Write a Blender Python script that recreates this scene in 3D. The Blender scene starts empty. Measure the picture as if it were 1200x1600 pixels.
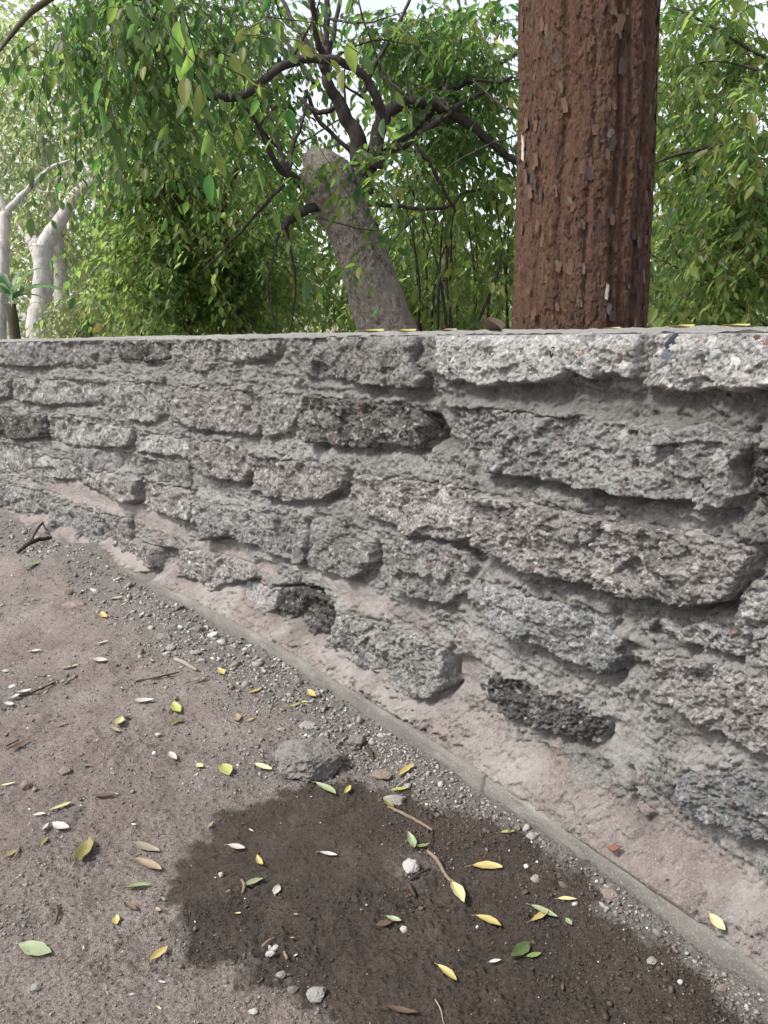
import bpy, math, random
import numpy as np
from mathutils import Matrix, Vector

random.seed(7)
RNG = np.random.default_rng(11)
SC = bpy.context.scene
COL = SC.collection

# ------------------------------------------------------------------ camera, sky, sun, exposure
FOC, PITCH, ROLL, HC = 1202.0, math.atan((800 - 503) / 1202.0), math.radians(1.9), 0.80
_f = np.array([0, math.cos(PITCH), -math.sin(PITCH)])
_r0 = np.array([1.0, 0, 0]); _u0 = np.cross(_r0, _f)
_R = _r0 * math.cos(ROLL) - _u0 * math.sin(ROLL)
_U = _u0 * math.cos(ROLL) + _r0 * math.sin(ROLL)
CAM = np.array([0, 0, HC])
cd = bpy.data.cameras.new('camera'); cam = bpy.data.objects.new('camera', cd); COL.objects.link(cam)
cd.sensor_fit = 'VERTICAL'; cd.sensor_height = 24; cd.sensor_width = 18; cd.lens = 24 * FOC / 1600
cd.clip_start = 0.02; cd.clip_end = 500
cam.matrix_world = Matrix(((_R[0], _U[0], -_f[0], 0), (_R[1], _U[1], -_f[1], 0), (_R[2], _U[2], -_f[2], HC), (0, 0, 0, 1)))
SC.camera = cam

SUN_EL, SUN_AZ = 52.0, 246.0        # degrees; azimuth clockwise from +Y (high on the left)
wd = bpy.data.worlds.new('World'); SC.world = wd; wd.use_nodes = True
wn = wd.node_tree.nodes; wl = wd.node_tree.links
sky = wn.new('ShaderNodeTexSky'); sky.sky_type = 'NISHITA'; sky.sun_disc = False
sky.sun_elevation = math.radians(SUN_EL); sky.sun_rotation = math.radians(SUN_AZ)
sky.air_density = 1.0; sky.dust_density = 2.0; sky.ozone_density = 1.0
hs = wn.new('ShaderNodeHueSaturation'); hs.inputs['Saturation'].default_value = 0.30
wl.new(sky.outputs[0], hs.inputs['Color'])
bg = wn['Background']; bg.inputs['Strength'].default_value = 0.088
wl.new(hs.outputs[0], bg.inputs['Color'])
sd_ = bpy.data.lights.new('sun', 'SUN'); sun = bpy.data.objects.new('sun', sd_); COL.objects.link(sun)
sd_.energy = 1.5; sd_.angle = math.radians(10); sd_.color = (1.0, 0.96, 0.90)
_az, _el = math.radians(SUN_AZ), math.radians(SUN_EL)
_sd = Vector((math.sin(_az) * math.cos(_el), math.cos(_az) * math.cos(_el), math.sin(_el)))
sun.rotation_euler = _sd.to_track_quat('Z', 'Y').to_euler()
SC.view_settings.view_transform = 'Standard'; SC.view_settings.look = 'None'
SC.view_settings.gamma = 1; SC.view_settings.exposure = 1.80; SC.view_settings.use_curve_mapping = False
SC.render.engine = 'CYCLES'
SC.cycles.use_denoising = True
SC.cycles.max_bounces = 8; SC.cycles.diffuse_bounces = 4; SC.cycles.transmission_bounces = 6

# ------------------------------------------------------------------ helpers
def ray(px, py):
    return _f + _R * ((px - 600) / FOC) - _U * ((py - 800) / FOC)
def at(px, py, Y):                       # the point of the place that lies Y metres ahead on that sight line
    d = ray(px, py); return CAM + d * (Y / d[1])
def on_z(px, py, z=0.0):
    d = ray(px, py); return CAM + d * ((z - HC) / d[2])
def project(P):
    d = np.asarray(P, float) - CAM; z = d @ _f
    zz = np.where(np.abs(z) < 1e-6, 1e-6, z)
    return 600 + FOC * (d @ _R) / zz, 800 - FOC * (d @ _U) / zz, z

def _hash(ix, iy, iz, s):
    h = (ix.astype(np.uint32) * np.uint32(374761393)) ^ (iy.astype(np.uint32) * np.uint32(668265263)) ^ (iz.astype(np.uint32) * np.uint32(2147483647 - 58)) ^ np.uint32((s * 974634777) & 0xffffffff)
    h = (h ^ (h >> np.uint32(13))) * np.uint32(1274126177)
    h = (h ^ (h >> np.uint32(16))) * np.uint32(2246822519)
    return h ^ (h >> np.uint32(15))
def gnoise(x, y, z=None, s=0):           # gradient noise, about -0.7..0.7
    x = np.asarray(x, float); y = np.asarray(y, float)
    z = np.zeros_like(x) if z is None else np.asarray(z, float)
    xi = np.floor(x).astype(np.int64); yi = np.floor(y).astype(np.int64); zi = np.floor(z).astype(np.int64)
    xf, yf, zf = x - xi, y - yi, z - zi
    fx, fy, fz = [t * t * t * (t * (t * 6 - 15) + 10) for t in (xf, yf, zf)]
    out = 0
    for dx in (0, 1):
        for dy in (0, 1):
            for dz in (0, 1):
                h = _hash(xi + dx, yi + dy, zi + dz, s)
                g = ((h & np.uint32(1023)) / 511.5 - 1) * (xf - dx) + (((h >> np.uint32(10)) & np.uint32(1023)) / 511.5 - 1) * (yf - dy) + (((h >> np.uint32(20)) & np.uint32(1023)) / 511.5 - 1) * (zf - dz)
                w = (fx if dx else 1 - fx) * (fy if dy else 1 - fy) * (fz if dz else 1 - fz)
                out = out + g * w
    return out
def fbm(x, y, z=None, s=0, octv=4, gain=0.5, lac=2.03):
    a, t, f = 1.0, 0, 1.0
    for o in range(octv):
        t = t + a * gnoise(x * f, y * f, None if z is None else z * f, s + o * 17); a *= gain; f *= lac
    return t
def worley(x, y, s=0, full=False):                   # distance to the nearest cell point, next nearest, random value of the cell
    xi = np.floor(x).astype(np.int64); yi = np.floor(y).astype(np.int64)
    d1 = np.full(x.shape, 9.0); d2 = d1.copy(); cid = np.zeros(x.shape); ox = np.zeros(x.shape); oy = np.zeros(x.shape)
    for dx in (-1, 0, 1):
        for dy in (-1, 0, 1):
            h = _hash(xi + dx, yi + dy, xi * 0, s)
            px = xi + dx + (h & np.uint32(1023)) / 1023.0; py = yi + dy + ((h >> np.uint32(10)) & np.uint32(1023)) / 1023.0
            d = np.hypot(px - x, py - y); c = ((h >> np.uint32(20)) & np.uint32(1023)) / 1023.0
            m = d < d1
            d2 = np.where(m, d1, np.minimum(d2, d)); cid = np.where(m, c, cid); ox = np.where(m, x - px, ox); oy = np.where(m, y - py, oy); d1 = np.where(m, d, d1)
    return (d1, d2, cid, ox, oy) if full else (d1, d2, cid)
def sstep(a, b, x):
    t = np.clip((x - a) / (b - a), 0, 1); return t * t * (3 - 2 * t)

def make_mesh(name, V, F, smooth=True, attrs=None, mats=()):
    """V (n,3); F list of (k,m) index arrays"""
    me = bpy.data.meshes.new(name)
    V = np.asarray(V, np.float32); F = [np.asarray(f, np.int32) for f in F if len(f)]
    me.vertices.add(len(V)); me.vertices.foreach_set('co', V.ravel())
    nl = sum(f.size for f in F); nf = sum(len(f) for f in F)
    me.loops.add(nl); me.loops.foreach_set('vertex_index', np.concatenate([f.ravel() for f in F]))
    st = []; o = 0
    for f in F:
        st.append(o + np.arange(len(f), dtype=np.int32) * f.shape[1]); o += f.size
    me.polygons.add(nf); me.polygons.foreach_set('loop_start', np.concatenate(st).astype(np.int32))
    if smooth: me.polygons.foreach_set('use_smooth', np.ones(nf, bool))
    for k, a in (attrs or {}).items():
        at_ = me.attributes.new(k, 'FLOAT', 'POINT'); at_.data.foreach_set('value', np.asarray(a, np.float32))
    for m in mats: me.materials.append(m)
    me.update(calc_edges=True); me.validate()
    return me
def obj(name, me, parent=None):
    o = bpy.data.objects.new(name, me); COL.objects.link(o)
    if parent is not None: o.parent = parent
    return o
def empty(name, loc, label, cat, group=None):
    o = bpy.data.objects.new(name, None); COL.objects.link(o); o.location = loc; o.empty_display_size = 0.1
    tag(o, label, cat, group); return o
def tag(o, label=None, cat=None, group=None, kind=None):
    if label: o['label'] = label
    if cat: o['category'] = cat
    if group: o['group'] = group
    if kind: o['kind'] = kind
    return o
def grid_faces(nr, nc, keep=None):
    i = np.arange(nr * nc).reshape(nr, nc)
    q = np.stack([i[:-1, :-1], i[:-1, 1:], i[1:, 1:], i[1:, :-1]], -1).reshape(-1, 4)
    if keep is not None:
        k = keep.reshape(-1)[q].any(1); q = q[k]
    return q
def compact(V, q, attrs=None):
    u, inv = np.unique(q.ravel(), return_inverse=True)
    return V[u], inv.reshape(q.shape), {k: a[u] for k, a in (attrs or {}).items()}

# ------------------------------------------------------------------ materials
class NT:
    def __init__(self, name):
        self.m = bpy.data.materials.new(name); self.m.use_nodes = True
        self.t = self.m.node_tree; self.n = self.t.nodes; self.l = self.t.links
        self.b = self.n['Principled BSDF']; self.out = self.n['Material Output']
        self.tc = self.n.new('ShaderNodeTexCoord').outputs['Object']
    def vec(self, scale=(1, 1, 1)):
        mp = self.n.new('ShaderNodeMapping'); mp.inputs['Scale'].default_value = scale
        self.l.new(self.tc, mp.inputs[0]); return mp.outputs[0]
    def noise(self, scale, detail=4, rough=0.6, v=None, out='Fac', dist=0.0):
        t = self.n.new('ShaderNodeTexNoise'); t.inputs['Scale'].default_value = scale; t.inputs['Detail'].default_value = detail
        t.inputs['Roughness'].default_value = rough; t.inputs['Distortion'].default_value = dist
        self.l.new(v or self.tc, t.inputs['Vector']); return t.outputs[out]
    def voro(self, scale, v=None, out='Distance', feature='F1'):
        t = self.n.new('ShaderNodeTexVoronoi'); t.feature = feature; t.inputs['Scale'].default_value = scale
        self.l.new(v or self.tc, t.inputs['Vector']); return t.outputs[out]
    def ramp(self, fac, stops, interp='LINEAR'):
        r = self.n.new('ShaderNodeValToRGB'); r.color_ramp.interpolation = interp
        e = r.color_ramp.elements
        while len(e) < len(stops): e.new(0.5)
        for el, (p, c) in zip(e, stops):
            el.position = p; el.color = (*c, 1) if not isinstance(c, (int, float)) else (c, c, c, 1)
        self.l.new(fac, r.inputs[0]); return r.outputs[0]
    def mix(self, fac, a, b, mode='MIX'):
        x = self.n.new('ShaderNodeMix'); x.data_type = 'RGBA'; x.blend_type = mode
        if isinstance(fac, (int, float)): x.inputs[0].default_value = fac
        else: self.l.new(fac, x.inputs[0])
        for s, val in ((x.inputs[6], a), (x.inputs[7], b)):
            if isinstance(val, (int, float)): s.default_value = (val, val, val, 1)
            elif isinstance(val, tuple): s.default_value = (*val, 1)
            else: self.l.new(val, s)
        return x.outputs[2]
    def math(self, op, a, b=None, c=None, clamp=False):
        x = self.n.new('ShaderNodeMath'); x.operation = op; x.use_clamp = clamp
        for s, val in zip(x.inputs, (a, b, c)):
            if val is None: continue
            if isinstance(val, (int, float)): s.default_value = val
            else: self.l.new(val, s)
        return x.outputs[0]
    def attr(self, name):
        a = self.n.new('ShaderNodeAttribute'); a.attribute_name = name; return a.outputs['Fac']
    def rand(self):
        return self.n.new('ShaderNodeObjectInfo').outputs['Random']
    def bump(self, h, strength=0.5, dist=0.003, prev=None):
        b = self.n.new('ShaderNodeBump'); b.inputs['Strength'].default_value = strength; b.inputs['Distance'].default_value = dist
        self.l.new(h, b.inputs['Height'])
        if prev: self.l.new(prev, b.inputs['Normal'])
        return b.outputs[0]
    def done(self, color=None, normal=None, rough=0.9, spec=0.2):
        if color is not None:
            if isinstance(color, tuple): self.b.inputs['Base Color'].default_value = (*color, 1)
            else: self.l.new(color, self.b.inputs['Base Color'])
        if normal is not None: self.l.new(normal, self.b.inputs['Normal'])
        if isinstance(rough, (int, float)): self.b.inputs['Roughness'].default_value = rough
        else: self.l.new(rough, self.b.inputs['Roughness'])
        self.b.inputs['Specular IOR Level'].default_value = spec
        return self.m

def mat_concrete(name, lo, mid, hi, pale=0.5, dark=0.35):
    """broken concrete: sandy paste with small pale, dark and reddish aggregate"""
    t = NT(name)
    c = t.ramp(t.noise(9, 6, 0.7), [(0.30, lo), (0.50, mid), (0.72, hi)])
    g = t.noise(240, 3, 0.7)
    c = t.mix(t.math('MULTIPLY', t.ramp(g, [(0.38, 1.0), (0.52, 0.0)]), min(1, dark * 1.3)), c, tuple(v * 0.25 for v in lo))
    g2 = t.noise(105, 4, 0.75)
    c = t.mix(t.math('MULTIPLY', t.ramp(g2, [(0.36, 1.0), (0.46, 0.0)]), 0.6), c, tuple(v * 0.3 for v in lo))
    c = t.mix(t.math('MULTIPLY', t.ramp(g2, [(0.56, 0.0), (0.68, 1.0)]), 0.55), c, tuple(min(.6, v * 1.45) for v in hi))
    # aggregate chips of three sizes
    for sc, amt in ((55, 0.80), (120, 0.9), (26, 0.5)):
        w = t.noise(sc * 1.4, 2, 0.5, out='Color')
        vv = t.n.new('ShaderNodeVectorMath'); vv.operation = 'MULTIPLY_ADD'
        t.l.new(w, vv.inputs[0]); vv.inputs[1].default_value = (0.5 / sc,) * 3; t.l.new(t.tc, vv.inputs[2])
        col = t.voro(sc, vv.outputs[0], 'Color'); d = t.voro(sc, vv.outputs[0], 'Distance')
        sep = t.n.new('ShaderNodeSeparateColor'); t.l.new(col, sep.inputs[0])
        chip = t.ramp(sep.outputs[0], [(0.0, (0.07, 0.07, 0.075)), (0.30, (0.13, 0.12, 0.115)), (0.45, (0.26, 0.17, 0.145)), (0.55, (0.5, 0.48, 0.45)), (0.85, (0.62, 0.60, 0.57))], 'CONSTANT')
        on = t.math('MULTIPLY', t.math('LESS_THAN', d, 0.42), t.math('GREATER_THAN', sep.outputs[1], 0.72))
        c = t.mix(t.math('MULTIPLY', on, amt * pale), c, chip)
    # pale lime bloom and sooty patches
    c = t.mix(t.math('MULTIPLY', t.ramp(t.noise(17, 5, 0.75), [(0.53, 0.0), (0.68, 1.0)]), 0.45 * pale), c, (0.46, 0.45, 0.43))
    c = t.mix(t.math('MULTIPLY', t.ramp(t.noise(13, 5, 0.7, v=t.vec((1.3, 0.8, 1.1))), [(0.55, 0.0), (0.7, 1.0)]), dark), c, (0.085, 0.078, 0.072))
    r = t.math('MULTIPLY_ADD', t.rand(), 0.50, 0.72)
    c = t.mix(1.0, c, r, 'MULTIPLY')
    n = t.bump(t.noise(45, 6, 0.8), 0.9, 0.014)
    n = t.bump(t.noise(190, 4, 0.75), 0.9, 0.006, n)
    n = t.bump(t.voro(150), 0.35, 0.003, n)
    return t.done(c, n, 0.93, 0.15)

def mat_mortar():
    t = NT('mortar')
    c = t.ramp(t.noise(7, 6, 0.7), [(0.3, (0.175, 0.169, 0.158)), (0.5, (0.25, 0.242, 0.227)), (0.72, (0.35, 0.34, 0.322))])
    c = t.mix(t.math('MULTIPLY', t.ramp(t.noise(170, 5, 0.8), [(0.38, 1.0), (0.50, 0.0)]), 0.7), c, (0.08, 0.078, 0.074))
    c = t.mix(t.math('MULTIPLY', t.ramp(t.noise(230, 4, 0.75), [(0.56, 0.0), (0.68, 1.0)]), 0.6), c, (0.48, 0.47, 0.45))
    # reddish bedding mortar, thick at the foot and in patches above
    pk = t.math('ADD', t.attr('pink'), t.math('MULTIPLY_ADD', t.noise(9, 6, 0.75), 2.6, -1.3))
    pk = t.ramp(pk, [(0.32, 0.0), (0.62, 1.0)])
    pc = t.ramp(t.noise(30, 5, 0.7), [(0.3, (0.18, 0.145, 0.132)), (0.5, (0.25, 0.20, 0.183)), (0.7, (0.34, 0.295, 0.275))])
    pc = t.mix(t.math('MULTIPLY', t.ramp(t.noise(300, 2, 0.6), [(0.57, 0.0), (0.67, 1.0)]), 0.5), pc, (0.5, 0.46, 0.43))
    c = t.mix(t.math('MULTIPLY', pk, 0.72), c, pc)
    # darker grey in the bed under the coping and in the hollows
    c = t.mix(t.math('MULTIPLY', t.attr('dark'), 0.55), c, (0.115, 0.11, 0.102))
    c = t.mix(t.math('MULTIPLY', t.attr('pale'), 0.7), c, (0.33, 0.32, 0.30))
    sm = t.math('MULTIPLY_ADD', t.attr('pale'), -.6, 1.0)
    h = t.math('MULTIPLY', t.noise(170, 5, 0.8), t.math('MULTIPLY_ADD', sm, .8, .2))
    n = t.bump(h, 0.95, 0.008)
    n = t.bump(t.math('MULTIPLY', t.noise(48, 5, 0.7), sm), 0.6, 0.010, n)
    n = t.bump(t.voro(230), 0.25, 0.002, n)
    return t.done(c, n, 0.95, 0.12)

M_STONE = {
    'grey': mat_concrete('concrete_grey', (0.205, 0.198, 0.187), (0.30, 0.291, 0.276), (0.42, 0.41, 0.392), 0.7, 0.4),
    'warm': mat_concrete('concrete_warm', (0.20, 0.188, 0.176), (0.292, 0.274, 0.258), (0.41, 0.39, 0.37), 0.75, 0.42),
    'dark': mat_concrete('concrete_dark', (0.08, 0.074, 0.069), (0.135, 0.126, 0.118), (0.22, 0.208, 0.196), 0.5, 0.55),
    'pale': mat_concrete('concrete_pale', (0.27, 0.262, 0.25), (0.36, 0.352, 0.338), (0.47, 0.46, 0.445), 0.75, 0.35),
    'blue': mat_concrete('concrete_bluish', (0.19, 0.192, 0.194), (0.285, 0.288, 0.29), (0.41, 0.412, 0.412), 0.7, 0.45),
}
M_MORTAR = mat_mortar()

def mat_footing():
    t = NT('footing_concrete')
    c = t.ramp(t.noise(6, 5, 0.65, v=t.vec((1, 1, 3))), [(0.3, (0.098, 0.092, 0.083)), (0.55, (0.145, 0.137, 0.125)), (0.75, (0.21, 0.20, 0.185))])
    c = t.mix(t.math('MULTIPLY', t.ramp(t.noise(40, 4, 0.7, v=t.vec((0.3, 0.3, 3.0))), [(0.5, 0.0), (0.7, 1.0)]), 0.35), c, (0.10, 0.095, 0.088))
    c = t.mix(t.math('MULTIPLY', t.ramp(t.noise(300, 2, 0.6), [(0.55, 0.0), (0.7, 1.0)]), 0.3), c, (0.4, 0.39, 0.37))
    c = t.mix(t.math('MULTIPLY', t.ramp(t.noise(15, 6, 0.75), [(0.50, 0.0), (0.64, 1.0)]), 0.45), c, (0.165, 0.138, 0.118))
    n = t.bump(t.noise(70, 6, 0.75), 0.6, 0.005); n = t.bump(t.noise(300, 2, 0.6), 0.5, 0.003, n)
    return t.done(c, n, 0.9, 0.15)
M_FOOT = mat_footing()

def mat_soil():
    t = NT('soil')
    c = t.ramp(t.noise(4, 6, 0.7), [(0.3, (0.225, 0.182, 0.158)), (0.5, (0.30, 0.252, 0.222)), (0.7, (0.37, 0.325, 0.292))])
    c = t.mix(t.math('MULTIPLY', t.ramp(t.noise(2.1, 4, 0.6), [(0.52, 0.0), (0.68, 1.0)]), 0.45), c, (0.235, 0.17, 0.148))
    c = t.mix(t.math('MULTIPLY', t.attr('grit'), 0.75), c, (0.205, 0.197, 0.183))
    c = t.mix(t.math('MULTIPLY', t.ramp(t.noise(190, 4, 0.8), [(0.37, 1.0), (0.5, 0.0)]), 0.6), c, (0.07, 0.06, 0.052))
    c = t.mix(t.math('MULTIPLY', t.ramp(t.noise(240, 3, 0.7), [(0.58, 0.0), (0.68, 1.0)]), 0.5), c, (0.42, 0.39, 0.36))
    wet = t.ramp(t.math('ADD', t.attr('wet'), t.math('MULTIPLY_ADD', t.noise(22, 5, 0.7), 1.0, -0.5)), [(0.32, 0.0), (0.64, 1.0)])
    wc = t.ramp(t.noise(9, 6, 0.75), [(0.3, (0.045, 0.034, 0.026)), (0.5, (0.072, 0.055, 0.043)), (0.72, (0.118, 0.094, 0.077))])
    wc = t.mix(t.math('MULTIPLY', t.ramp(t.noise(330, 2, 0.6), [(0.60, 0.0), (0.70, 1.0)]), 0.25), wc, (0.20, 0.18, 0.165))
    c = t.mix(t.math('MULTIPLY', wet, 0.93), c, wc)
    n = t.bump(t.noise(110, 6, 0.85), 1.0, 0.013); n = t.bump(t.voro(260), 0.4, 0.003, n)
    return t.done(c, n, t.math('MULTIPLY_ADD', wet, t.math('MULTIPLY_ADD', t.noise(11, 4, 0.6), -0.7, 0.0), 0.95), 0.25)
M_SOIL = mat_soil()

def mat_gravel():
    t = NT('gravel')
    c = t.ramp(t.attr('tint'), [(0.0, (0.115, 0.105, 0.097)), (0.3, (0.18, 0.165, 0.152)), (0.55, (0.225, 0.195, 0.172)), (0.75, (0.26, 0.25, 0.235)), (0.94, (0.33, 0.32, 0.305)), (0.97, (0.52, 0.50, 0.47))])
    w = t.mix(1.0, c, (0.36, 0.31, 0.28), 'MULTIPLY')
    keep = t.math('GREATER_THAN', t.attr('tint'), 0.955)
    wet = t.math('MULTIPLY', t.attr('wet'), t.math('SUBTRACT', 1.0, keep))
    c = t.mix(wet, c, w)
    n = t.bump(t.noise(300, 3, 0.7), 0.4, 0.002)
    return t.done(c, n, 0.93, 0.15)
M_GRAVEL = mat_gravel()

def mat_plain(name, cols, scale=60, rough=0.85, bump=0.4, bd=0.003, spec=0.2, v=None):
    t = NT(name); vv = t.vec(v) if v else None
    k = len(cols)
    c = t.ramp(t.noise(scale, 5, 0.7, v=vv), [(0.3 + 0.4 * i / max(1, k - 1), c_) for i, c_ in enumerate(cols)])
    n = t.bump(t.noise(scale * 3, 4, 0.7, v=vv), bump, bd)
    return t.done(c, n, rough, spec)

def mat_leaf(name, cols, trans, tw=0.45, per_leaf=True, rough=0.45, noise=0):
    t = NT(name)
    f = t.attr('tint') if per_leaf else t.rand()
    c = t.ramp(f, [(i / max(1, len(cols) - 1), c_) for i, c_ in enumerate(cols)])
    if noise:
        c = t.mix(t.math('MULTIPLY', t.ramp(t.noise(noise, 5, 0.7), [(0.45, 0.0), (0.65, 1.0)]), 0.45), c, tuple(v * 0.45 for v in cols[0]))
    t.done(c, None, rough, 0.3)
    tr = t.n.new('ShaderNodeBsdfTranslucent')
    t.l.new(t.mix(f, trans[0], trans[1]), tr.inputs[0])
    mx = t.n.new('ShaderNodeMixShader'); mx.inputs[0].default_value = tw
    t.l.new(t.b.outputs[0], mx.inputs[1]); t.l.new(tr.outputs[0], mx.inputs[2]); t.l.new(mx.outputs[0], t.out.inputs[0])
    return t.m

def mat_bark(name, base, flake, dark, sx=9.0, zs=0.35, patch=0.5):
    t = NT(name)
    v = t.vec((sx, sx, sx * zs))
    c = t.ramp(t.noise(2.0, 5, 0.7, v=v), [(0.32, dark), (0.48, base), (0.70, tuple(min(1, x * 1.25) for x in base))])
    c = t.mix(t.math('MULTIPLY', t.ramp(t.noise(3.3, 6, 0.7, v=v, dist=0.6), [(0.54, 0.0), (0.62, 1.0)]), patch), c, flake)
    c = t.mix(t.math('MULTIPLY', t.ramp(t.noise(1.1, 4, 0.6, v=v), [(0.5, 0.0), (0.7, 1.0)]), patch * 0.7), c, tuple(x * 0.75 for x in flake))
    c = t.mix(t.math('MULTIPLY', t.ramp(t.noise(9, 4, 0.7, v=v), [(0.34, 1.0), (0.46, 0.0)]), 0.55), c, dark)
    n = t.bump(t.noise(4, 6, 0.75, v=v), 0.7, 0.012); n = t.bump(t.noise(16, 4, 0.7, v=v), 0.5, 0.004, n)
    return t.done(c, n, 0.88, 0.2)

# ------------------------------------------------------------------ the wall's plan
BASE_PX = [(0, 822), (85, 852), (165, 885), (270, 933), (400, 1012), (550, 1102), (750, 1222), (900, 1325), (1050, 1437), (1200, 1562)]
_g = np.array([on_z(x, y)[:2] for x, y in BASE_PX])
_s = np.concatenate([[0], np.cumsum(np.hypot(*np.diff(_g, axis=0).T))]); 
_cx, _cy = np.polyfit(_s, _g[:, 0], 3), np.polyfit(_s, _g[:, 1], 3)
_L = _s[-1]
_su = np.linspace(-0.3, _L + 0.1, 1500)
_px, _py = np.polyval(_cx, _su), np.polyval(_cy, _su)
def _ext(x, y, n, L):                      # straight runs beyond both ends of the picture
    a = np.array([x[0] - x[12], y[0] - y[12]]); a /= np.hypot(*a); b = np.array([x[-1] - x[-12], y[-1] - y[-12]]); b /= np.hypot(*b)
    d0 = np.linspace(L, 0.01, n); d1 = np.linspace(0.01, 0.75, n)
    return np.concatenate([x[0] + a[0] * d0, x, x[-1] + b[0] * d1]), np.concatenate([y[0] + a[1] * d0, y, y[-1] + b[1] * d1])
_px, _py = _ext(_px, _py, 200, 2.2)
FOOT_W = 0.07                               # the footing stands this far proud of the wall face
_tx, _ty = np.gradient(_px), np.gradient(_py); _tl = np.hypot(_tx, _ty); _tx /= _tl; _ty /= _tl
# tangent runs from far left to near right; the face's outward normal points to the camera side
_nx, _ny = -(-_ty), -_tx
_nx, _ny = _ty, -_tx
if (_nx[700] * (0 - _px[700]) + _ny[700] * (0 - _py[700])) < 0: _nx, _ny = -_nx, -_ny
WX, WY = _px - _nx * FOOT_W, _py - _ny * FOOT_W       # wall face line (w = 0)
WU = np.concatenate([[0], np.cumsum(np.hypot(np.diff(WX), np.diff(WY)))])
U0 = WU[200]                                # roughly where the picture's left edge falls
H = 0.775                                   # wall top
def wall_pt(u, v, w):
    x = np.interp(u, WU, WX); y = np.interp(u, WU, WY); nx = np.interp(u, WU, _nx); ny = np.interp(u, WU, _ny)
    return np.stack([x + nx * w, y + ny * w, v + 0 * x], -1)
def wall_uv(px, py, w=0.02):                # where a sight line meets the wall face
    d = ray(px, py); ang = math.atan2(d[0], d[1])
    X, Y = WX + _nx * w, WY + _ny * w
    m = Y > 0.05
    a = np.arctan2(X[m], Y[m]); u = np.interp(ang, a, WU[m])
    x = np.interp(u, WU, X); y = np.interp(u, WU, Y)
    t = math.hypot(x, y) / math.hypot(d[0], d[1])
    return u, HC + d[2] * t
def wall_dist(u):
    return np.hypot(np.interp(u, WU, WX), np.interp(u, WU, WY))

def warp(u, v):
    return (u + 0.010 * fbm(u * 22, v * 22, s=3, octv=4, gain=0.55), v + 0.009 * fbm(u * 22, v * 22, s=9, octv=4, gain=0.55))
def sdf(u, v, P):                           # signed distance, positive inside
    d = np.full(u.shape, 1e9); ins = np.zeros(u.shape, bool)
    n = len(P)
    for i in range(n):
        a, b = P[i], P[(i + 1) % n]; e = b - a; l2 = max(e @ e, 1e-12)
        t = np.clip(((u - a[0]) * e[0] + (v - a[1]) * e[1]) / l2, 0, 1)
        d = np.minimum(d, np.hypot(u - a[0] - t * e[0], v - a[1] - t * e[1]))
        c = ((a[1] > v) != (b[1] > v)) & (u < (b[0] - a[0]) * (v - a[1]) / (b[1] - a[1] + 1e-12) + a[0])
        ins ^= c
    return np.where(ins, d, -d)

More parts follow.
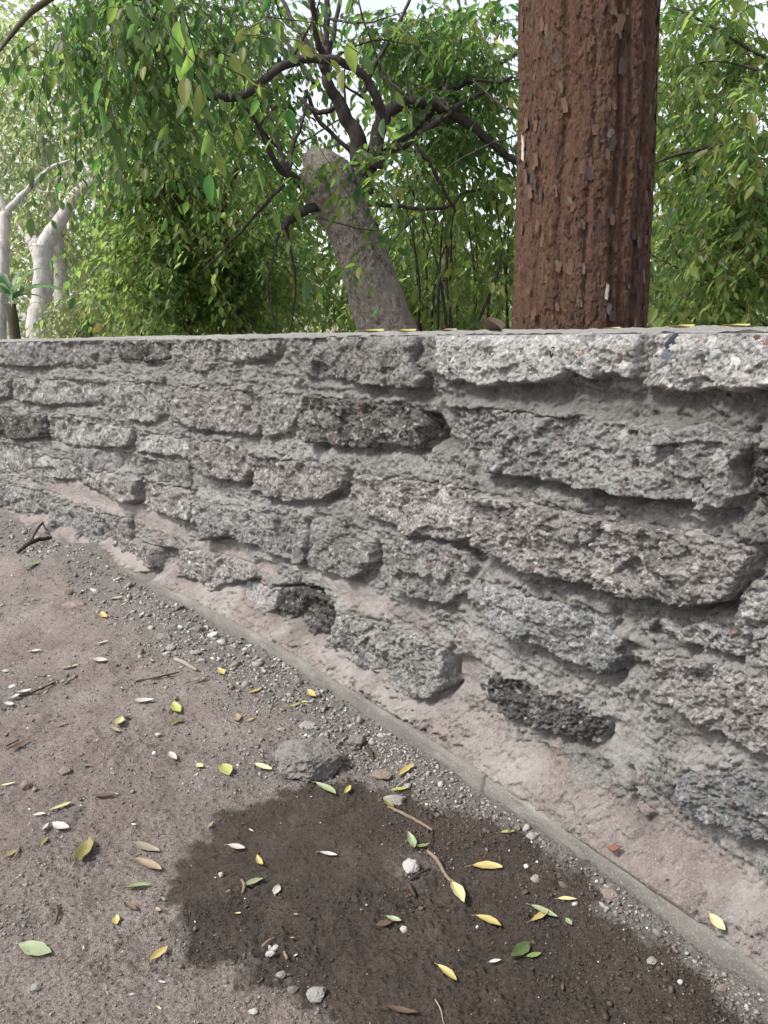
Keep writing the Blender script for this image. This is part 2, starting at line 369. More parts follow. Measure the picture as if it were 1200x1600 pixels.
# stones: outline seen on the face, material, how far proud (m), gap under it (m), roughness factor
CO, ST = 'coping_stone', 'stone'
STONES = [
 # coping course
 (CO, [(-160,545),(-5,538),(-2,570),(-60,578),(-160,575)], 'grey', .014, .006, 1),
 (CO, [(2,536),(172,535),(172,563),(140,572),(100,571),(50,574),(0,570)], 'grey', .016, .006, 1),
 (CO, [(178,536),(264,535),(262,562),(225,568),(188,562)], 'dark', .010, .008, 1),
 (CO, [(285,534),(338,532),(336,560),(322,581),(287,578)], 'grey', .014, .006, 1),
 (CO, [(344,532),(442,528),(430,556),(402,562),(366,568),(348,558)], 'grey', .017, .012, 1),
 (CO, [(449,528),(646,521),(645,566),(660,588),(657,606),(628,608),(600,605),(572,601),(548,601),(542,593),(500,591),(478,589),(455,570)], 'grey', .026, .012, .9),
 (CO, [(662,521),(985,513),(990,560),(992,590),(975,589),(960,585),(930,592),(908,588),(888,578),(872,590),(862,597),(810,598),(770,598),(753,603),(727,598),(680,590),(676,560)], 'pale', .030, .010, .8),
 (CO, [(1012,516),(1200,510),(1330,508),(1340,600),(1230,612),(1120,606),(1060,613),(1020,608),(994,604),(1006,578)], 'pale', .034, .010, .85),
 # second course
 (ST, [(-120,600),(-8,592),(16,592),(16,620),(-20,624),(-120,628)], 'grey', .016, .012, 1),
 (ST, [(22,590),(90,592),(157,598),(154,630),(75,633),(26,625)], 'grey', .020, .014, 1.1),
 (ST, [(180,596),(255,598),(263,640),(240,661),(203,656),(184,624)], 'grey', .020, .012, 1),
 (ST, [(264,602),(320,606),(386,610),(401,645),(394,680),(360,678),(300,669),(270,650)], 'warm', .030, .018, 1.1),
 (ST, [(417,613),(462,614),(462,662),(450,677),(415,684),(410,640)], 'grey', .016, .008, 1),
 (ST, [(473,619),(560,624),(634,630),(647,643),(657,680),(652,699),(600,699),(533,699),(487,689),(464,666)], 'dark', .026, .016, 1.25),
 (ST, [(682,632),(780,643),(920,653),(997,663),(1095,667),(1151,678),(1156,704),(1144,732),(1147,775),(1130,797),(1105,801),(1088,788),(1025,780),(976,776),(955,763),(930,769),(885,762),(850,750),(780,745),(753,739),(733,717),(710,687),(695,657)], 'pale', .045, .020, 1.15),
 (ST, [(1182,705),(1215,690),(1330,690),(1330,790),(1240,795),(1192,788),(1177,765)], 'dark', .030, .016, 1.2),
 # third course
 (ST, [(-120,650),(0,646),(69,651),(75,683),(22,686),(0,676),(-120,672)], 'dark', .018, .014, 1.1),
 (ST, [(77,652),(142,661),(206,669),(204,698),(112,698),(80,686)], 'grey', .020, .012, 1),
 (ST, [(210,677),(292,684),(294,715),(252,712),(216,706)], 'pale', .026, .016, .8),
 (ST, [(300,688),(367,692),(390,732),(379,754),(326,747),(297,721)], 'warm', .036, .022, 1.2),
 (ST, [(390,714),(445,718),(500,724),(535,742),(533,764),(500,782),(450,784),(394,769)], 'warm', .028, .014, 1),
 (ST, [(557,742),(667,754),(737,766),(739,838),(700,847),(627,835),(613,818),(590,812),(563,796),(556,765)], 'warm', .028, .018, 1),
 (ST, [(744,770),(815,783),(920,809),(990,822),(1070,836),(1130,846),(1168,856),(1165,879),(1151,917),(1140,938),(1112,945),(1070,949),(1011,936),(972,935),(913,914),(853,900),(794,879),(762,866),(745,846),(740,800)], 'warm', .048, .022, 1.2),
 # fourth course
 (ST, [(-120,690),(0,690),(46,700),(49,729),(25,738),(-120,730)], 'grey', .014, .006, 1),
 (ST, [(60,712),(112,717),(124,750),(84,748),(58,730)], 'grey', .022, .014, 1),
 (ST, [(116,700),(206,706),(213,738),(170,738),(128,726)], 'pale', .010, .006, .7),
 (ST, [(127,737),(170,742),(214,748),(216,782),(202,786),(169,776),(127,758)], 'warm', .036, .022, 1),
 (ST, [(222,715),(296,724),(302,763),(262,757),(222,742)], 'grey', .012, .006, .8),
 (ST, [(220,750),(296,768),(300,814),(240,799),(221,788)], 'warm', .034, .016, 1.05),
 (ST, [(303,784),(380,796),(440,808),(470,818),(470,880),(455,884),(422,869),(383,850),(352,836),(316,844),(304,815)], 'pale', .038, .020, 1.1),
 (ST, [(485,834),(540,841),(583,852),(583,878),(563,902),(524,901),(474,886)], 'grey', .028, .010, .9),
 (ST, [(606,838),(690,852),(725,866),(735,890),(716,905),(719,930),(695,945),(650,934),(612,914),(605,880)], 'grey', .026, .014, .95),
 (ST, [(752,906),(823,934),(880,946),(940,960),(945,990),(962,1008),(957,1040),(936,1063),(888,1036),(827,1006),(768,975),(752,945)], 'blue', .046, .020, .9),
 (ST, [(1020,1012),(1080,1034),(1200,1066),(1320,1100),(1330,1240),(1200,1184),(1113,1142),(1060,1110),(1015,1070)], 'warm', .030, .016, 1.25),
 (ST, [(985,950),(1060,975),(1150,960),(1180,905),(1320,900),(1330,1060),(1200,1040),(1090,1010),(1000,985)], 'grey', .016, .008, 1.2),
 # fifth course
 (ST, [(-120,770),(4,755),(60,770),(70,800),(45,803),(0,790),(-120,800)], 'grey', .024, .014, 1.1),
 (ST, [(76,785),(131,796),(155,822),(162,866),(124,858),(84,828)], 'pale', .036, .018, 1.2),
 (ST, [(147,800),(200,811),(203,845),(240,856),(247,890),(212,884),(190,870),(160,848)], 'warm', .030, .012, 1.25),
 (ST, [(278,860),(330,864),(390,882),(397,904),(365,910),(332,919),(285,898)], 'warm', .034, .020, 1.1),
 (ST, [(379,906),(405,912),(432,921),(430,953),(418,956),(382,934)], 'pale', .024, .008, .5),
 (ST, [(436,916),(480,920),(518,940),(520,992),(490,1000),(455,985),(436,962)], 'dark', -.004, .004, 1.3),
 (ST, [(521,958),(560,966),(602,973),(660,1000),(690,1013),(692,1074),(677,1092),(626,1081),(598,1048),(557,1033),(521,1009)], 'grey', .036, .016, 1.25),
 (ST, [(769,1049),(810,1062),(850,1083),(900,1104),(941,1123),(940,1140),(915,1165),(862,1147),(801,1121),(768,1096)], 'dark', .022, .020, 1.6),
 (ST, [(1055,1218),(1100,1202),(1200,1212),(1320,1240),(1330,1390),(1200,1322),(1150,1308),(1110,1288),(1062,1258)], 'blue', .034, .018, 1.2),
 (ST, [(615,1110),(650,1108),(692,1126),(697,1146),(673,1156),(620,1130)], 'warm', .024, .010, 1.4),
]
# hollows, bulges and trowelled patches in the mortar: outline, change of level, kind
FEAT = [
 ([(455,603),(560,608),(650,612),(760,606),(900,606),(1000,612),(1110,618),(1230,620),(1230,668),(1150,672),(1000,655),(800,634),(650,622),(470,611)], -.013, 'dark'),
 ([(985,792),(1040,797),(1100,808),(1125,815),(1112,842),(1060,830),(1000,812)], -.014, 'pale'),
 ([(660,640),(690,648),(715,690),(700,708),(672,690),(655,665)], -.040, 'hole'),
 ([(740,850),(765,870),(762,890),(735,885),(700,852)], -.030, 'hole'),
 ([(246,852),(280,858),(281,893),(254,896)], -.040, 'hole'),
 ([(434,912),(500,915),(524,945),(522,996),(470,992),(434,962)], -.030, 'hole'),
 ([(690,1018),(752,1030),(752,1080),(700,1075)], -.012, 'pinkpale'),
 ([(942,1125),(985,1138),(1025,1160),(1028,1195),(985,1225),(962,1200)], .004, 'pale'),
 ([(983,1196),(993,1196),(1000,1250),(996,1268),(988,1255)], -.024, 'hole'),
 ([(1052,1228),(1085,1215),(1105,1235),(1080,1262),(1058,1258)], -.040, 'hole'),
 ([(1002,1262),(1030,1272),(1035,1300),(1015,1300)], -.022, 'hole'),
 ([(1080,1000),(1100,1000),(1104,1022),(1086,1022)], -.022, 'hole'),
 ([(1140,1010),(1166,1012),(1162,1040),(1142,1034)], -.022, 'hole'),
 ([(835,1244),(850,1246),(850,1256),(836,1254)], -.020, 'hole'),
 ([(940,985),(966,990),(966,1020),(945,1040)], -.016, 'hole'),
 ([(1140,690),(1175,690),(1172,770),(1150,790)], -.020, 'pale'),
 ([(480,702),(528,702),(520,722),(484,716)], .006, 'pale'),
 ([(480,880),(560,905),(620,945),(600,965),(540,945)], .006, 'pinkpale'),
 ([(130,745),(205,785),(300,830),(300,850),(200,812),(120,782),(60,760)], .004, 'pinkpale'),
 ([(300,840),(360,850),(430,880),(440,905),(380,880),(310,866)], -.006, 'pinkpale'),
 ([(960,1300),(1100,1345),(1230,1400),(1230,1440),(1090,1385),(980,1330)], .010, 'none'),
]
POLY = [np.array([wall_uv(x, y, max(0, pr) * 0.7) for x, y in P]) for (_, P, _, pr, _, _) in STONES]
FPOLY = [np.array([wall_uv(x, y, 0) for x, y in P]) for (P, _, _) in FEAT]

def build_wall():
    root = empty('stone_wall', tuple(wall_pt(np.array(wall_uv(600, 800)[0]), 0.0, -0.1)), 'low garden wall of rough grey broken concrete chunks in mortar', 'wall'); root['kind'] = 'thing'
    off = np.array(root.location)
    # ---- mortar body: front face, top, back as one sheet
    ul, ur = U0 - 1.9, WU[-1] - 0.02
    us = [ul]; u_end = wall_uv(1210, 1500, 0.0)[0] + .06
    while us[-1] < ur:
        us.append(us[-1] + float(np.clip(wall_dist(us[-1]) * 0.0027, 0.0027, 0.009)) * (2.5 if us[-1] < U0 - 0.15 or us[-1] > u_end else 1))
    us = np.array(us)
    vf = np.arange(-0.06, H - 0.002, 0.0033)
    us = us[us < np.interp(0, [0], [ur])]; uu, vv = np.meshgrid(us, vf)
    qu, qv = warp(uu, vv)
    m = 0.009 * fbm(uu * 7, vv * 10, s=21, octv=3) + 0.0095 * fbm(uu * 24, vv * 30, s=22, octv=3, gain=0.66) + 0.009 * np.abs(fbm(uu * 75, vv * 80, s=23, octv=3, gain=0.7)) + 0.001
    d1, d2, cid = worley(uu * 55 + 1.5 * fbm(uu * 40, vv * 40, s=29, octv=2), vv * 60, 29)
    m += 0.007 * (cid - .45) * sstep(-.1, .25, fbm(uu * 6, vv * 7, s=30, octv=2))
    rough = 0.5 + sstep(-.2, .4, fbm(uu * 9, vv * 9, s=25, octv=2))
    m += 0.0055 * 1.7 * rough * fbm(uu * 125, vv * 125, s=24, octv=3, gain=0.85)
    # trowel and board marks: thin near-level ridges
    m += 0.004 * sstep(.18, .36, fbm(uu * 2.2, vv * 38, s=26, octv=2))
    pits = sstep(.34, .48, fbm(uu * 42, vv * 42, s=27, octv=2)) * sstep(.0, .3, fbm(uu * 5, vv * 5, s=28, octv=2))
    m -= 0.018 * pits
    dark = np.zeros_like(m); pale = np.zeros_like(m); pink = 1.0 - sstep(0.04, 0.30, vv)
    pink = 0.66 * (1 - sstep(0.045, 0.125, vv)) + 0.30 * (1 - sstep(0.2, 0.46, vv)) * sstep(.0, .06, vv)
    flat = np.zeros_like(m)
    for (P, dz, kind), Q in zip(FEAT, FPOLY):
        c = (us > Q[:, 0].min() - .06) & (us < Q[:, 0].max() + .06); r = (vf > Q[:, 1].min() - .06) & (vf < Q[:, 1].max() + .06)
        ix = np.ix_(r, c)
        k = sstep(-0.006, 0.010, sdf(qu[ix], qv[ix], Q))
        if kind in ('pale', 'pinkpale'):
            m[ix] = m[ix] * (1 - 0.7 * k)
            pale[ix] = np.maximum(pale[ix], k * (0.65 if kind == 'pale' else 0.35))
            if kind == 'pinkpale': pink[ix] = np.maximum(pink[ix], k * 1.0)
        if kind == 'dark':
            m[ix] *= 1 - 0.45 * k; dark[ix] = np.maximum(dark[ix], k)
        if kind == 'hole': dark[ix] = np.maximum(dark[ix], k * 0.7)  # shade inside the hollows painted into the mortar colour
        m[ix] += dz * k
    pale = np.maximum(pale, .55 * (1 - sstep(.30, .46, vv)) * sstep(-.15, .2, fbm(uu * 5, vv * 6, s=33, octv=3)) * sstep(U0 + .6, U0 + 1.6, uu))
    for (nm, P, mt, pr, gap, rg), Q in zip(STONES, POLY):
        c = (us > Q[:, 0].min() - .06) & (us < Q[:, 0].max() + .06); r = (vf > Q[:, 1].min() - .06) & (vf < Q[:, 1].max() + .06)
        if not c.any() or not r.any(): continue
        ix = np.ix_(r, c); s = sdf(qu[ix], qv[ix], Q) + .0045
        gu = np.gradient(s, us[c], axis=1); gv = np.gradient(s, vf[r], axis=0)
        mod = sstep(-.25, .35, fbm(uu[ix] * 13, vv[ix] * 13, s=31, octv=2))
        below = np.clip(gv, 0, 1) * 1.0 + 0.75 * np.clip(-gu, 0, 1)
        above = np.clip(-gv, 0, 1) + 0.35 * np.clip(gu, 0, 1)
        m[ix] -= np.minimum(gap * 1.7, .034) * np.exp(-((s + 0.003) / 0.0065) ** 2) * np.clip(below, 0, 1.1) * (0.35 + 0.65 * mod)
        m[ix] += max(pr, 0) * 0.45 * np.exp(-((s + 0.002) / 0.020) ** 2) * np.clip(above, 0, 1) * (0.4 + 0.6 * (1 - mod))
        m[ix] = np.where(s > 0.008, np.minimum(m[ix], -0.012 + min(pr, 0)), m[ix])       # bed behind the stone
    # bedding slope down to the footing
    k = 1 - sstep(0.018, 0.115, vv + 0.03 * fbm(uu * 6, vv * 6, s=41, octv=3))
    m += 0.062 * k
    m += k * (0.006 * np.abs(fbm(uu * 60, vv * 60, s=43, octv=3, gain=.7)) + .004 * fbm(uu * 150, vv * 150, s=44, octv=2))
    m = np.minimum(m, FOOT_W - 0.004 + 0.6 * np.clip(vv - 0.025, 0, 1)) 
    m = np.where(vv < 0.021, np.minimum(m, 0.045), m)
    tv = np.array([H - 0.001, H, H + .001, H, H, H - .002, H - .03, H * .5, -0.05]); tw = np.array([-0.004, -0.02, -0.06, -0.12, -0.2, -0.29, -0.30, -0.31, -0.31])
    nt = 60
    tw_ = np.concatenate([np.linspace(-0.003, -0.29, nt), [-0.30, -0.305, -0.31]]); tv_ = np.concatenate([np.full(nt, H), [H - .02, H * .5, -0.05]])
    ut, wt = np.meshgrid(us, tw_); vt = np.repeat(tv_[:, None], len(us), 1)
    topm = (vt > H - .001)
    vt = vt + topm * (0.006 * fbm(ut * 9, wt * 9, s=51, octv=3) + 0.003 * fbm(ut * 60, wt * 60, s=52, octv=3))
    V = np.concatenate([wall_pt(uu.ravel(), vv.ravel(), m.ravel()), wall_pt(ut.ravel(), vt.ravel(), wt.ravel())]) - off
    z = np.zeros(ut.size)
    q = grid_faces(len(vf) + len(tw_), len(us))
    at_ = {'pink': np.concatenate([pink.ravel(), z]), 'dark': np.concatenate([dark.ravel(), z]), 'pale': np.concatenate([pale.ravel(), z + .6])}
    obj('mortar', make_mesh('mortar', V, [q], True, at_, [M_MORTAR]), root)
    # ---- stones, each a mesh of its own set in the mortar
    stones = []
    for i, ((nm, P, mt, pr, gap, rg), Q) in enumerate(zip(STONES, POLY)):
        lo, hi = Q.min(0) - .02, Q.max(0) + .02
        cap = nm == CO
        if cap: hi[1] = H + 0.001
        uc = (lo[0] + hi[0]) / 2; cell = float(np.clip(wall_dist(uc) * 0.0020, 0.0022, 0.007))
        gu_ = np.arange(lo[0], hi[0], cell)
        if cap: gv_ = np.linspace(lo[1], H + .0005, max(4, int((H - lo[1]) / cell)))
        else: gv_ = np.arange(lo[1], hi[1], cell)
        a, b = np.meshgrid(gu_, gv_)
        qa, qb = warp(a, b)
        if cap: qb = b + (qb - b) * sstep(0, 0.03, H - b)
        Q2 = Q.copy()
        if cap: Q2[:, 1] = np.where(Q2[:, 1] > H - 0.03, H + 0.03, Q2[:, 1])
        s = sdf(qa, qb, Q2) + .0045
        tv2 = np.clip((b - Q[:, 1].min()) / (Q[:, 1].max() - Q[:, 1].min()), 0, 1)
        sd = 60 + i * 7
        big = fbm(a * 11, b * 13, s=sd, octv=3, gain=0.55)
        tl = np.random.default_rng(sd).uniform(-1, 1, 2); hu = (a - uc)
        face = pr * .84 * (1.05 - (0.42 + .30 * tl[0]) * tv2) + np.clip(.10 * tl[1] * hu, -.010, .010) + rg * (0.0075 * big + 0.0075 * fbm(a * 38, b * 42, s=sd + 1, octv=4, gain=0.7) - 0.0055 * np.abs(fbm(a * 80, b * 80, s=sd + 2, octv=3, gain=0.6)))
        # broken facets: planes that step
        d1, d2, cid = worley(a * 24 + big, b * 27 + big, sd)
        face += rg * 0.006 * (cid - 0.5)
        for fq, am in ((13, 0.26), (31, .24)):
            wx, wy = a * fq + .25 * fbm(a * fq * 1.5, b * fq * 1.5, s=sd + 4, octv=2), b * fq * 1.25
            d1, d2, cid, ox, oy = worley(wx, wy, sd + int(fq), True)
            face += min(rg, 1.2) * am / fq * (ox * ((cid * 7.31) % 1 - .5) * 1.3 + oy * ((cid * 13.7) % 1 - .55) * 1.3 + .35 * (cid - .5))
        d1, d2, cid = worley(a * 90 + 2 * big, b * 90 + fbm(a * 60, b * 60, s=sd, octv=2), sd + 5)
        face += rg * 0.0026 * (cid - 0.5)
        face += rg * 0.0050 * fbm(a * 170, b * 170, s=sd + 3, octv=2, gain=0.9)
        ed = 0.008 + 0.004 * big
        prof = sstep(-0.30, 1.0, s / ed)
        if cap: face = face * (1 - 0.5 * sstep(H - .02, H, b))
        w = -0.034 + (face + 0.034) * prof + np.where(s < 0, s * 1.5, 0)
        if cap:                                  # close the top: last row runs back over the wall
            w[-1] = -0.05; b[-1] = H + 0.0005
        keep = (s > -0.004)
        q = grid_faces(len(gv_), len(gu_), keep)
        if not len(q): continue
        V = wall_pt(a.ravel(), b.ravel(), w.ravel()) - off
        V, q, _ = compact(V, q)
        o = obj(nm, make_mesh(nm, V, [q], True, None, [M_STONE[mt]]), root)
        stones.append(o)
    # ---- pebbles that show in the coping's broken face
    for (px, py, r, c, si) in ((862, 551, .010, (0.03, .03, .032), 6), (1033, 537, .013, (.035, .04, .055), 7), (1142, 571, .013, (.55, .53, .5), 7), (1190, 538, .012, (.20, .13, .115), 7), (1166, 531, .006, (.12, .06, .05), 7), (918, 546, .006, (.09, .10, .12), 6), (893, 551, .007, (.45, .35, .27), 6), (1085, 572, .007, (.10, .10, .10), 7), (1100, 555, .013, (.33, .34, .35), 7), (1030, 563, .014, (.11, .12, .14), 7)):
        u, v = wall_uv(px, py, .03)
        me = rock_mesh('pebble', 3, 0.35, si * 31 + px, (1.15, .5, .9), .7)
        me.materials.append(mat_plain('pebble_stone', [tuple(x * .6 for x in c), c, tuple(min(1, x * 1.5) for x in c)], 90, .9, .6, .004))
        sv = np.empty(len(stones[si].data.vertices) * 3, np.float32); stones[si].data.vertices.foreach_get('co', sv); sv = sv.reshape(-1, 3) + off
        q = wall_pt(np.array(u), v, .03); nn = np.array([np.interp(u, WU, _nx), np.interp(u, WU, _ny), 0])
        dd = sv - q; lat = np.linalg.norm(dd - np.outer(dd @ nn, nn), axis=1); near = lat < r * .8
        top = np.median((dd @ nn)[near]) if near.any() else 0.0
        o = obj('pebble', me, stones[si]); o.scale = (r,) * 3; o.location = tuple(q + nn * (top - r * .36) - off); o.rotation_euler = (0, .4 * math.sin(px), math.atan2(-nn[0], nn[1]))
        if c[0] in (.12, .20): o['label'] = 'reddish pebble in the coping'
    # ---- footing strip in lengths that butt with a small step
    cuts = [ul, wall_uv(268, 930, FOOT_W)[0], wall_uv(757, 1222, FOOT_W)[0], ur]
    for j in range(3):
        a0, a1 = cuts[j] + .001, cuts[j + 1] - .001
        n = max(8, int((a1 - a0) / 0.006))
        g = np.linspace(a0, a1, n)
        dw = (0.0, 0.004, 0.0)[j]; dv = (0.0, 0.003, 0.0)[j]
        prof = [(-0.0, -0.06), (.004, -0.03), (.003, -0.002), (.001, 0.008), (0, .013), (-.001, .018), (-.004, .0225), (-.010, .024), (-.02, .0245), (-.04, .0245), (-.06, .0245)]
        rows = []
        for w0, v0 in prof:
            nz = 0.0036 * fbm(g * 18, g * 0 + v0 * 20, s=71, octv=5, gain=.6) - .006 * sstep(.22, .4, fbm(g * 26, g * 0 + v0 * 60, s=73, octv=2)) * (v0 > .01) + .0016 * fbm(g * 120, g * 0 + v0 * 120, s=72, octv=2)
            rows.append(wall_pt(g, v0 + dv + 0.5 * nz, FOOT_W + dw + w0 + nz))
        V = np.concatenate(rows) - off
        q = grid_faces(len(prof), n)
        ends = np.array([[r * n for r in range(len(prof))], [r * n + n - 1 for r in range(len(prof))][::-1]])
        o = obj('footing', make_mesh('footing', V, [q, ends], True, None, [M_FOOT]), root)
    return root

def rock_mesh(name, sub, amp, seed, sc=(1, 1, 1), facet=0.0):
    import bmesh
    bm = bmesh.new(); bmesh.ops.create_icosphere(bm, subdivisions=sub, radius=1.0)
    P = np.array([v.co[:] for v in bm.verts])
    d = 1 + amp * fbm(P[:, 0] * 1.3 + 5, P[:, 1] * 1.3, P[:, 2] * 1.3, s=seed, octv=4, gain=0.55)
    P = P * d[:, None]
    if facet:
        rs = np.random.default_rng(seed)
        for _ in range(9):
            n = rs.normal(size=3); n /= np.linalg.norm(n); h = rs.uniform(.55, .85)
            ex = np.clip(P @ n - h, 0, None); P = P - ex[:, None] * n * facet
        P += 0.11 * np.stack([fbm(P[:, 0] * 5, P[:, 1] * 5, P[:, 2] * 5, s=seed + k, octv=4, gain=.62) for k in range(3)], -1)
    P *= np.array(sc)
    for v, c in zip(bm.verts, P): v.co = c
    me = bpy.data.meshes.new(name); bm.to_mesh(me); bm.free()
    if not facet:
        me.polygons.foreach_set('use_smooth', np.ones(len(me.polygons), bool))
    return me

# ------------------------------------------------------------------ ground
WET_PX = [(300,1320),(345,1278),(410,1250),(470,1228),(560,1226),(640,1240),(700,1262),(770,1285),(850,1325),(900,1380),(960,1440),(1040,1490),(1120,1545),(1200,1610),(1200,1750),(700,1750),(600,1690),(545,1640),(520,1590),(480,1540),(420,1520),(360,1515),(310,1505),(285,1460),(275,1400)]
WETP = np.array([on_z(x, y)[:2] for x, y in WET_PX])
def foot_dist(x, y):                        # distance in front of the footing, and position along it
    D = np.full(x.shape, 9.0); Uo = np.zeros(x.shape)
    st = 6; fx, fy, fu = _px[::st], _py[::st], WU[::st]
    for i in range(len(fx)):
        d = np.hypot(x - fx[i], y - fy[i]); m = d < D
        D = np.where(m, d, D); Uo = np.where(m, fu[i], Uo)
    return D, Uo
_GF = None
def gh(x, y, fine=True):
    x = np.asarray(x, float); y = np.asarray(y, float)
    r = np.hypot(x, y); fade = 1 - sstep(4, 9, r)
    h = 0.016 * fbm(x * 2.6, y * 2.6, s=81, octv=2) + 0.010 * fbm(x * 9, y * 9, s=82, octv=3)
    cl = sstep(-.15, .35, fbm(x * 5, y * 5, s=86, octv=2))
    h = h + 0.0065 * (0.4 + cl) * fbm(x * 30, y * 30, s=83, octv=3, gain=0.62)
    h = h + 0.0085 * (0.35 + cl) * np.abs(fbm(x * 80, y * 80, s=84, octv=3, gain=0.65))
    # earth heaped over the footing at the far end
    c = on_z(20, 815)[:2]; c2 = on_z(120, 880)[:2]
    h = h + 0.062 * np.exp(-(((x - c[0]) ** 2 + (y - c[1]) ** 2) / 0.50 ** 2)) + 0.045 * np.exp(-(((x - c2[0]) ** 2 + (y - c2[1]) ** 2) / 0.24 ** 2))
    if fine: h = h + 0.0048 * fbm(x * 160, y * 160, s=85, octv=3, gain=0.8)
    return h * fade - 0.004
def wet_mask(x, y):
    s = sdf(x + 0.042 * fbm(x * 16, y * 16, s=91, octv=5, gain=.62), y + 0.042 * fbm(x * 16, y * 16, s=92, octv=5, gain=.62), WETP)
    w = sstep(-0.05, 0.04, s)
    c = on_z(640, 1355)[:2]
    return w * (1 - 0.55 * np.exp(-(((x - c[0]) / .075) ** 2 + ((y - c[1]) / .075) ** 2)))
def grit_mask(x, y):
    D, U = foot_dist(x, y)
    g = 1 - sstep(0.08, 0.30, D + 0.12 * fbm(x * 7, y * 7, s=95, octv=3))
    c = on_z(290, 1000)[:2]; g = np.maximum(g, np.exp(-(((x - c[0]) / .16) ** 2 + ((y - c[1]) / .14) ** 2)))
    c = on_z(470, 1190)[:2]; g = np.maximum(g, 0.8 * np.exp(-(((x - c[0]) / .22) ** 2 + ((y - c[1]) / .13) ** 2)))
    g = np.maximum(g, 0.5 * sstep(0.05, .3, fbm(x * 4, y * 4, s=96, octv=3)))
    return g, D

def build_ground():
    rr = [0.02, 0.15, 0.3, 0.36]
    while rr[-1] < 4.2: rr.append(rr[-1] * 1.0034 if rr[-1] > .4 else rr[-1] + .02)
    while rr[-1] < 300: rr.append(rr[-1] * 1.25)
    rr = np.array(rr)
    a0, a1 = math.radians(-40), math.radians(33)
    th = np.concatenate([np.arange(a0, a1, 0.0038), np.linspace(a1, a0 + 2 * math.pi, 60)])
    R, T = np.meshgrid(rr, th, indexing='ij')
    x, y = R * np.sin(T), R * np.cos(T)
    near = R < 6
    z = np.zeros_like(x); wet = np.zeros_like(x); grit = np.zeros_like(x)
    k = near
    z[k] = gh(x[k], y[k]); wet[k] = wet_mask(x[k], y[k]); grit[k] = grit_mask(x[k], y[k])[0]
    z[~k] = -0.004
    z[:, -1] = z[:, 0]
    V = np.stack([x, y, z], -1).reshape(-1, 3)
    q = grid_faces(len(rr), len(th))[:, ::-1]
    me = make_mesh('soil_ground', V, [q], True, {'wet': wet.ravel(), 'grit': grit.ravel()}, [M_SOIL])
    tag(obj('soil_ground', me), 'bare trodden earth with a dark wet patch', None, None, 'structure')

_ICO = None
def build_gravel():
    import bmesh
    bm = bmesh.new(); bmesh.ops.create_icosphere(bm, subdivisions=1, radius=1.0)
    bm.free(); bm = bmesh.new(); bmesh.ops.create_icosphere(bm, subdivisions=1, radius=1.0)
    P0 = np.array([v.co[:] for v in bm.verts]); F0 = np.array([[v.index for v in f.verts] for f in bm.faces]); bm.free()
    bm = bmesh.new(); bmesh.ops.create_cube(bm, size=1.5)
    bm.free()
    n = 255000
    # thrown evenly over the ground in view, thinned by the grit map, small ones most
    r = np.exp(RNG.uniform(math.log(.42), math.log(3.6), n)); t = RNG.uniform(math.radians(-36), math.radians(30), n)
    x, y = r * np.sin(t), r * np.cos(t)
    g, D = grit_mask(x, y); inside = D > 0.012
    # keep only points on the open side of the footing
    side = np.zeros(n)
    st = 8; idx = np.argmin(np.hypot(x[:, None] - _px[None, ::st * 4], y[:, None] - _py[None, ::st * 4]), 1)
    side = (x - _px[::st * 4][idx]) * _nx[::st * 4][idx] + (y - _py[::st * 4][idx]) * _ny[::st * 4][idx]
    w = wet_mask(x, y)
    pr = 0.10 + 0.34 * g ** 1.3 + 0.05 * w
    ok = inside & (side > 0.008) & (RNG.uniform(size=n) < pr * np.clip(r / 1.0, .5, 1))
    x, y, g, w, r = x[ok], y[ok], g[ok], w[ok], r[ok]
    n = len(x)
    size = 0.0010 + 0.0015 * RNG.uniform(size=n) ** 2 * (0.7 + 1.3 * g) + 0.0050 * (RNG.uniform(size=n) > 0.965) * RNG.uniform(.2, 1, n) ** 1.5 * (.42 + .95 * g)
    size *= np.clip(r / 1.2, .8, 1.6)
    z = gh(x, y) + size * 0.25
    sc = RNG.uniform(.5, 1.35, (n, 3)) * np.array([1, 1, .75])
    ang = RNG.uniform(0, 6.28, n); ca, sa = np.cos(ang), np.sin(ang)
    size *= 1 - .35 * (w > .5) * (RNG.uniform(size=n) > .1)
    J = 1 + 0.50 * RNG.uniform(-1, 1, (n, len(P0)))
    L = P0[None] * J[:, :, None] * sc[:, None] * size[:, None, None]
    X = L[..., 0] * ca[:, None] - L[..., 1] * sa[:, None]; Y = L[..., 0] * sa[:, None] + L[..., 1] * ca[:, None]
    tilt = RNG.uniform(-.5, .5, n); Z = L[..., 2] * np.cos(tilt)[:, None] + X * np.sin(tilt)[:, None]
    V = np.stack([X + x[:, None], Y + y[:, None], Z + z[:, None]], -1).reshape(-1, 3)
    F = (F0[None] + (np.arange(n) * len(P0))[:, None, None]).reshape(-1, 3)
    k = len(P0)
    tint = RNG.uniform(size=n); tint = np.where(tint > .955, np.where(RNG.uniform(size=n) < .35, tint, .6), tint); tint = np.where((tint < .95), np.clip(tint * (.75 + .3 * g), 0, .9), tint)
    tint = np.where((w > .5) & (tint < .95), tint * .8, tint)
    me = make_mesh('gravel', V, [F], False, {'tint': np.repeat(tint, k), 'wet': np.repeat(np.clip(w, 0, 1), k)}, [M_GRAVEL])
    tag(obj('gravel', me), 'loose grit and small stones over the earth', None, None, 'stuff')
    print('gravel', n)

build_ground()
WALL = build_wall()
build_gravel()

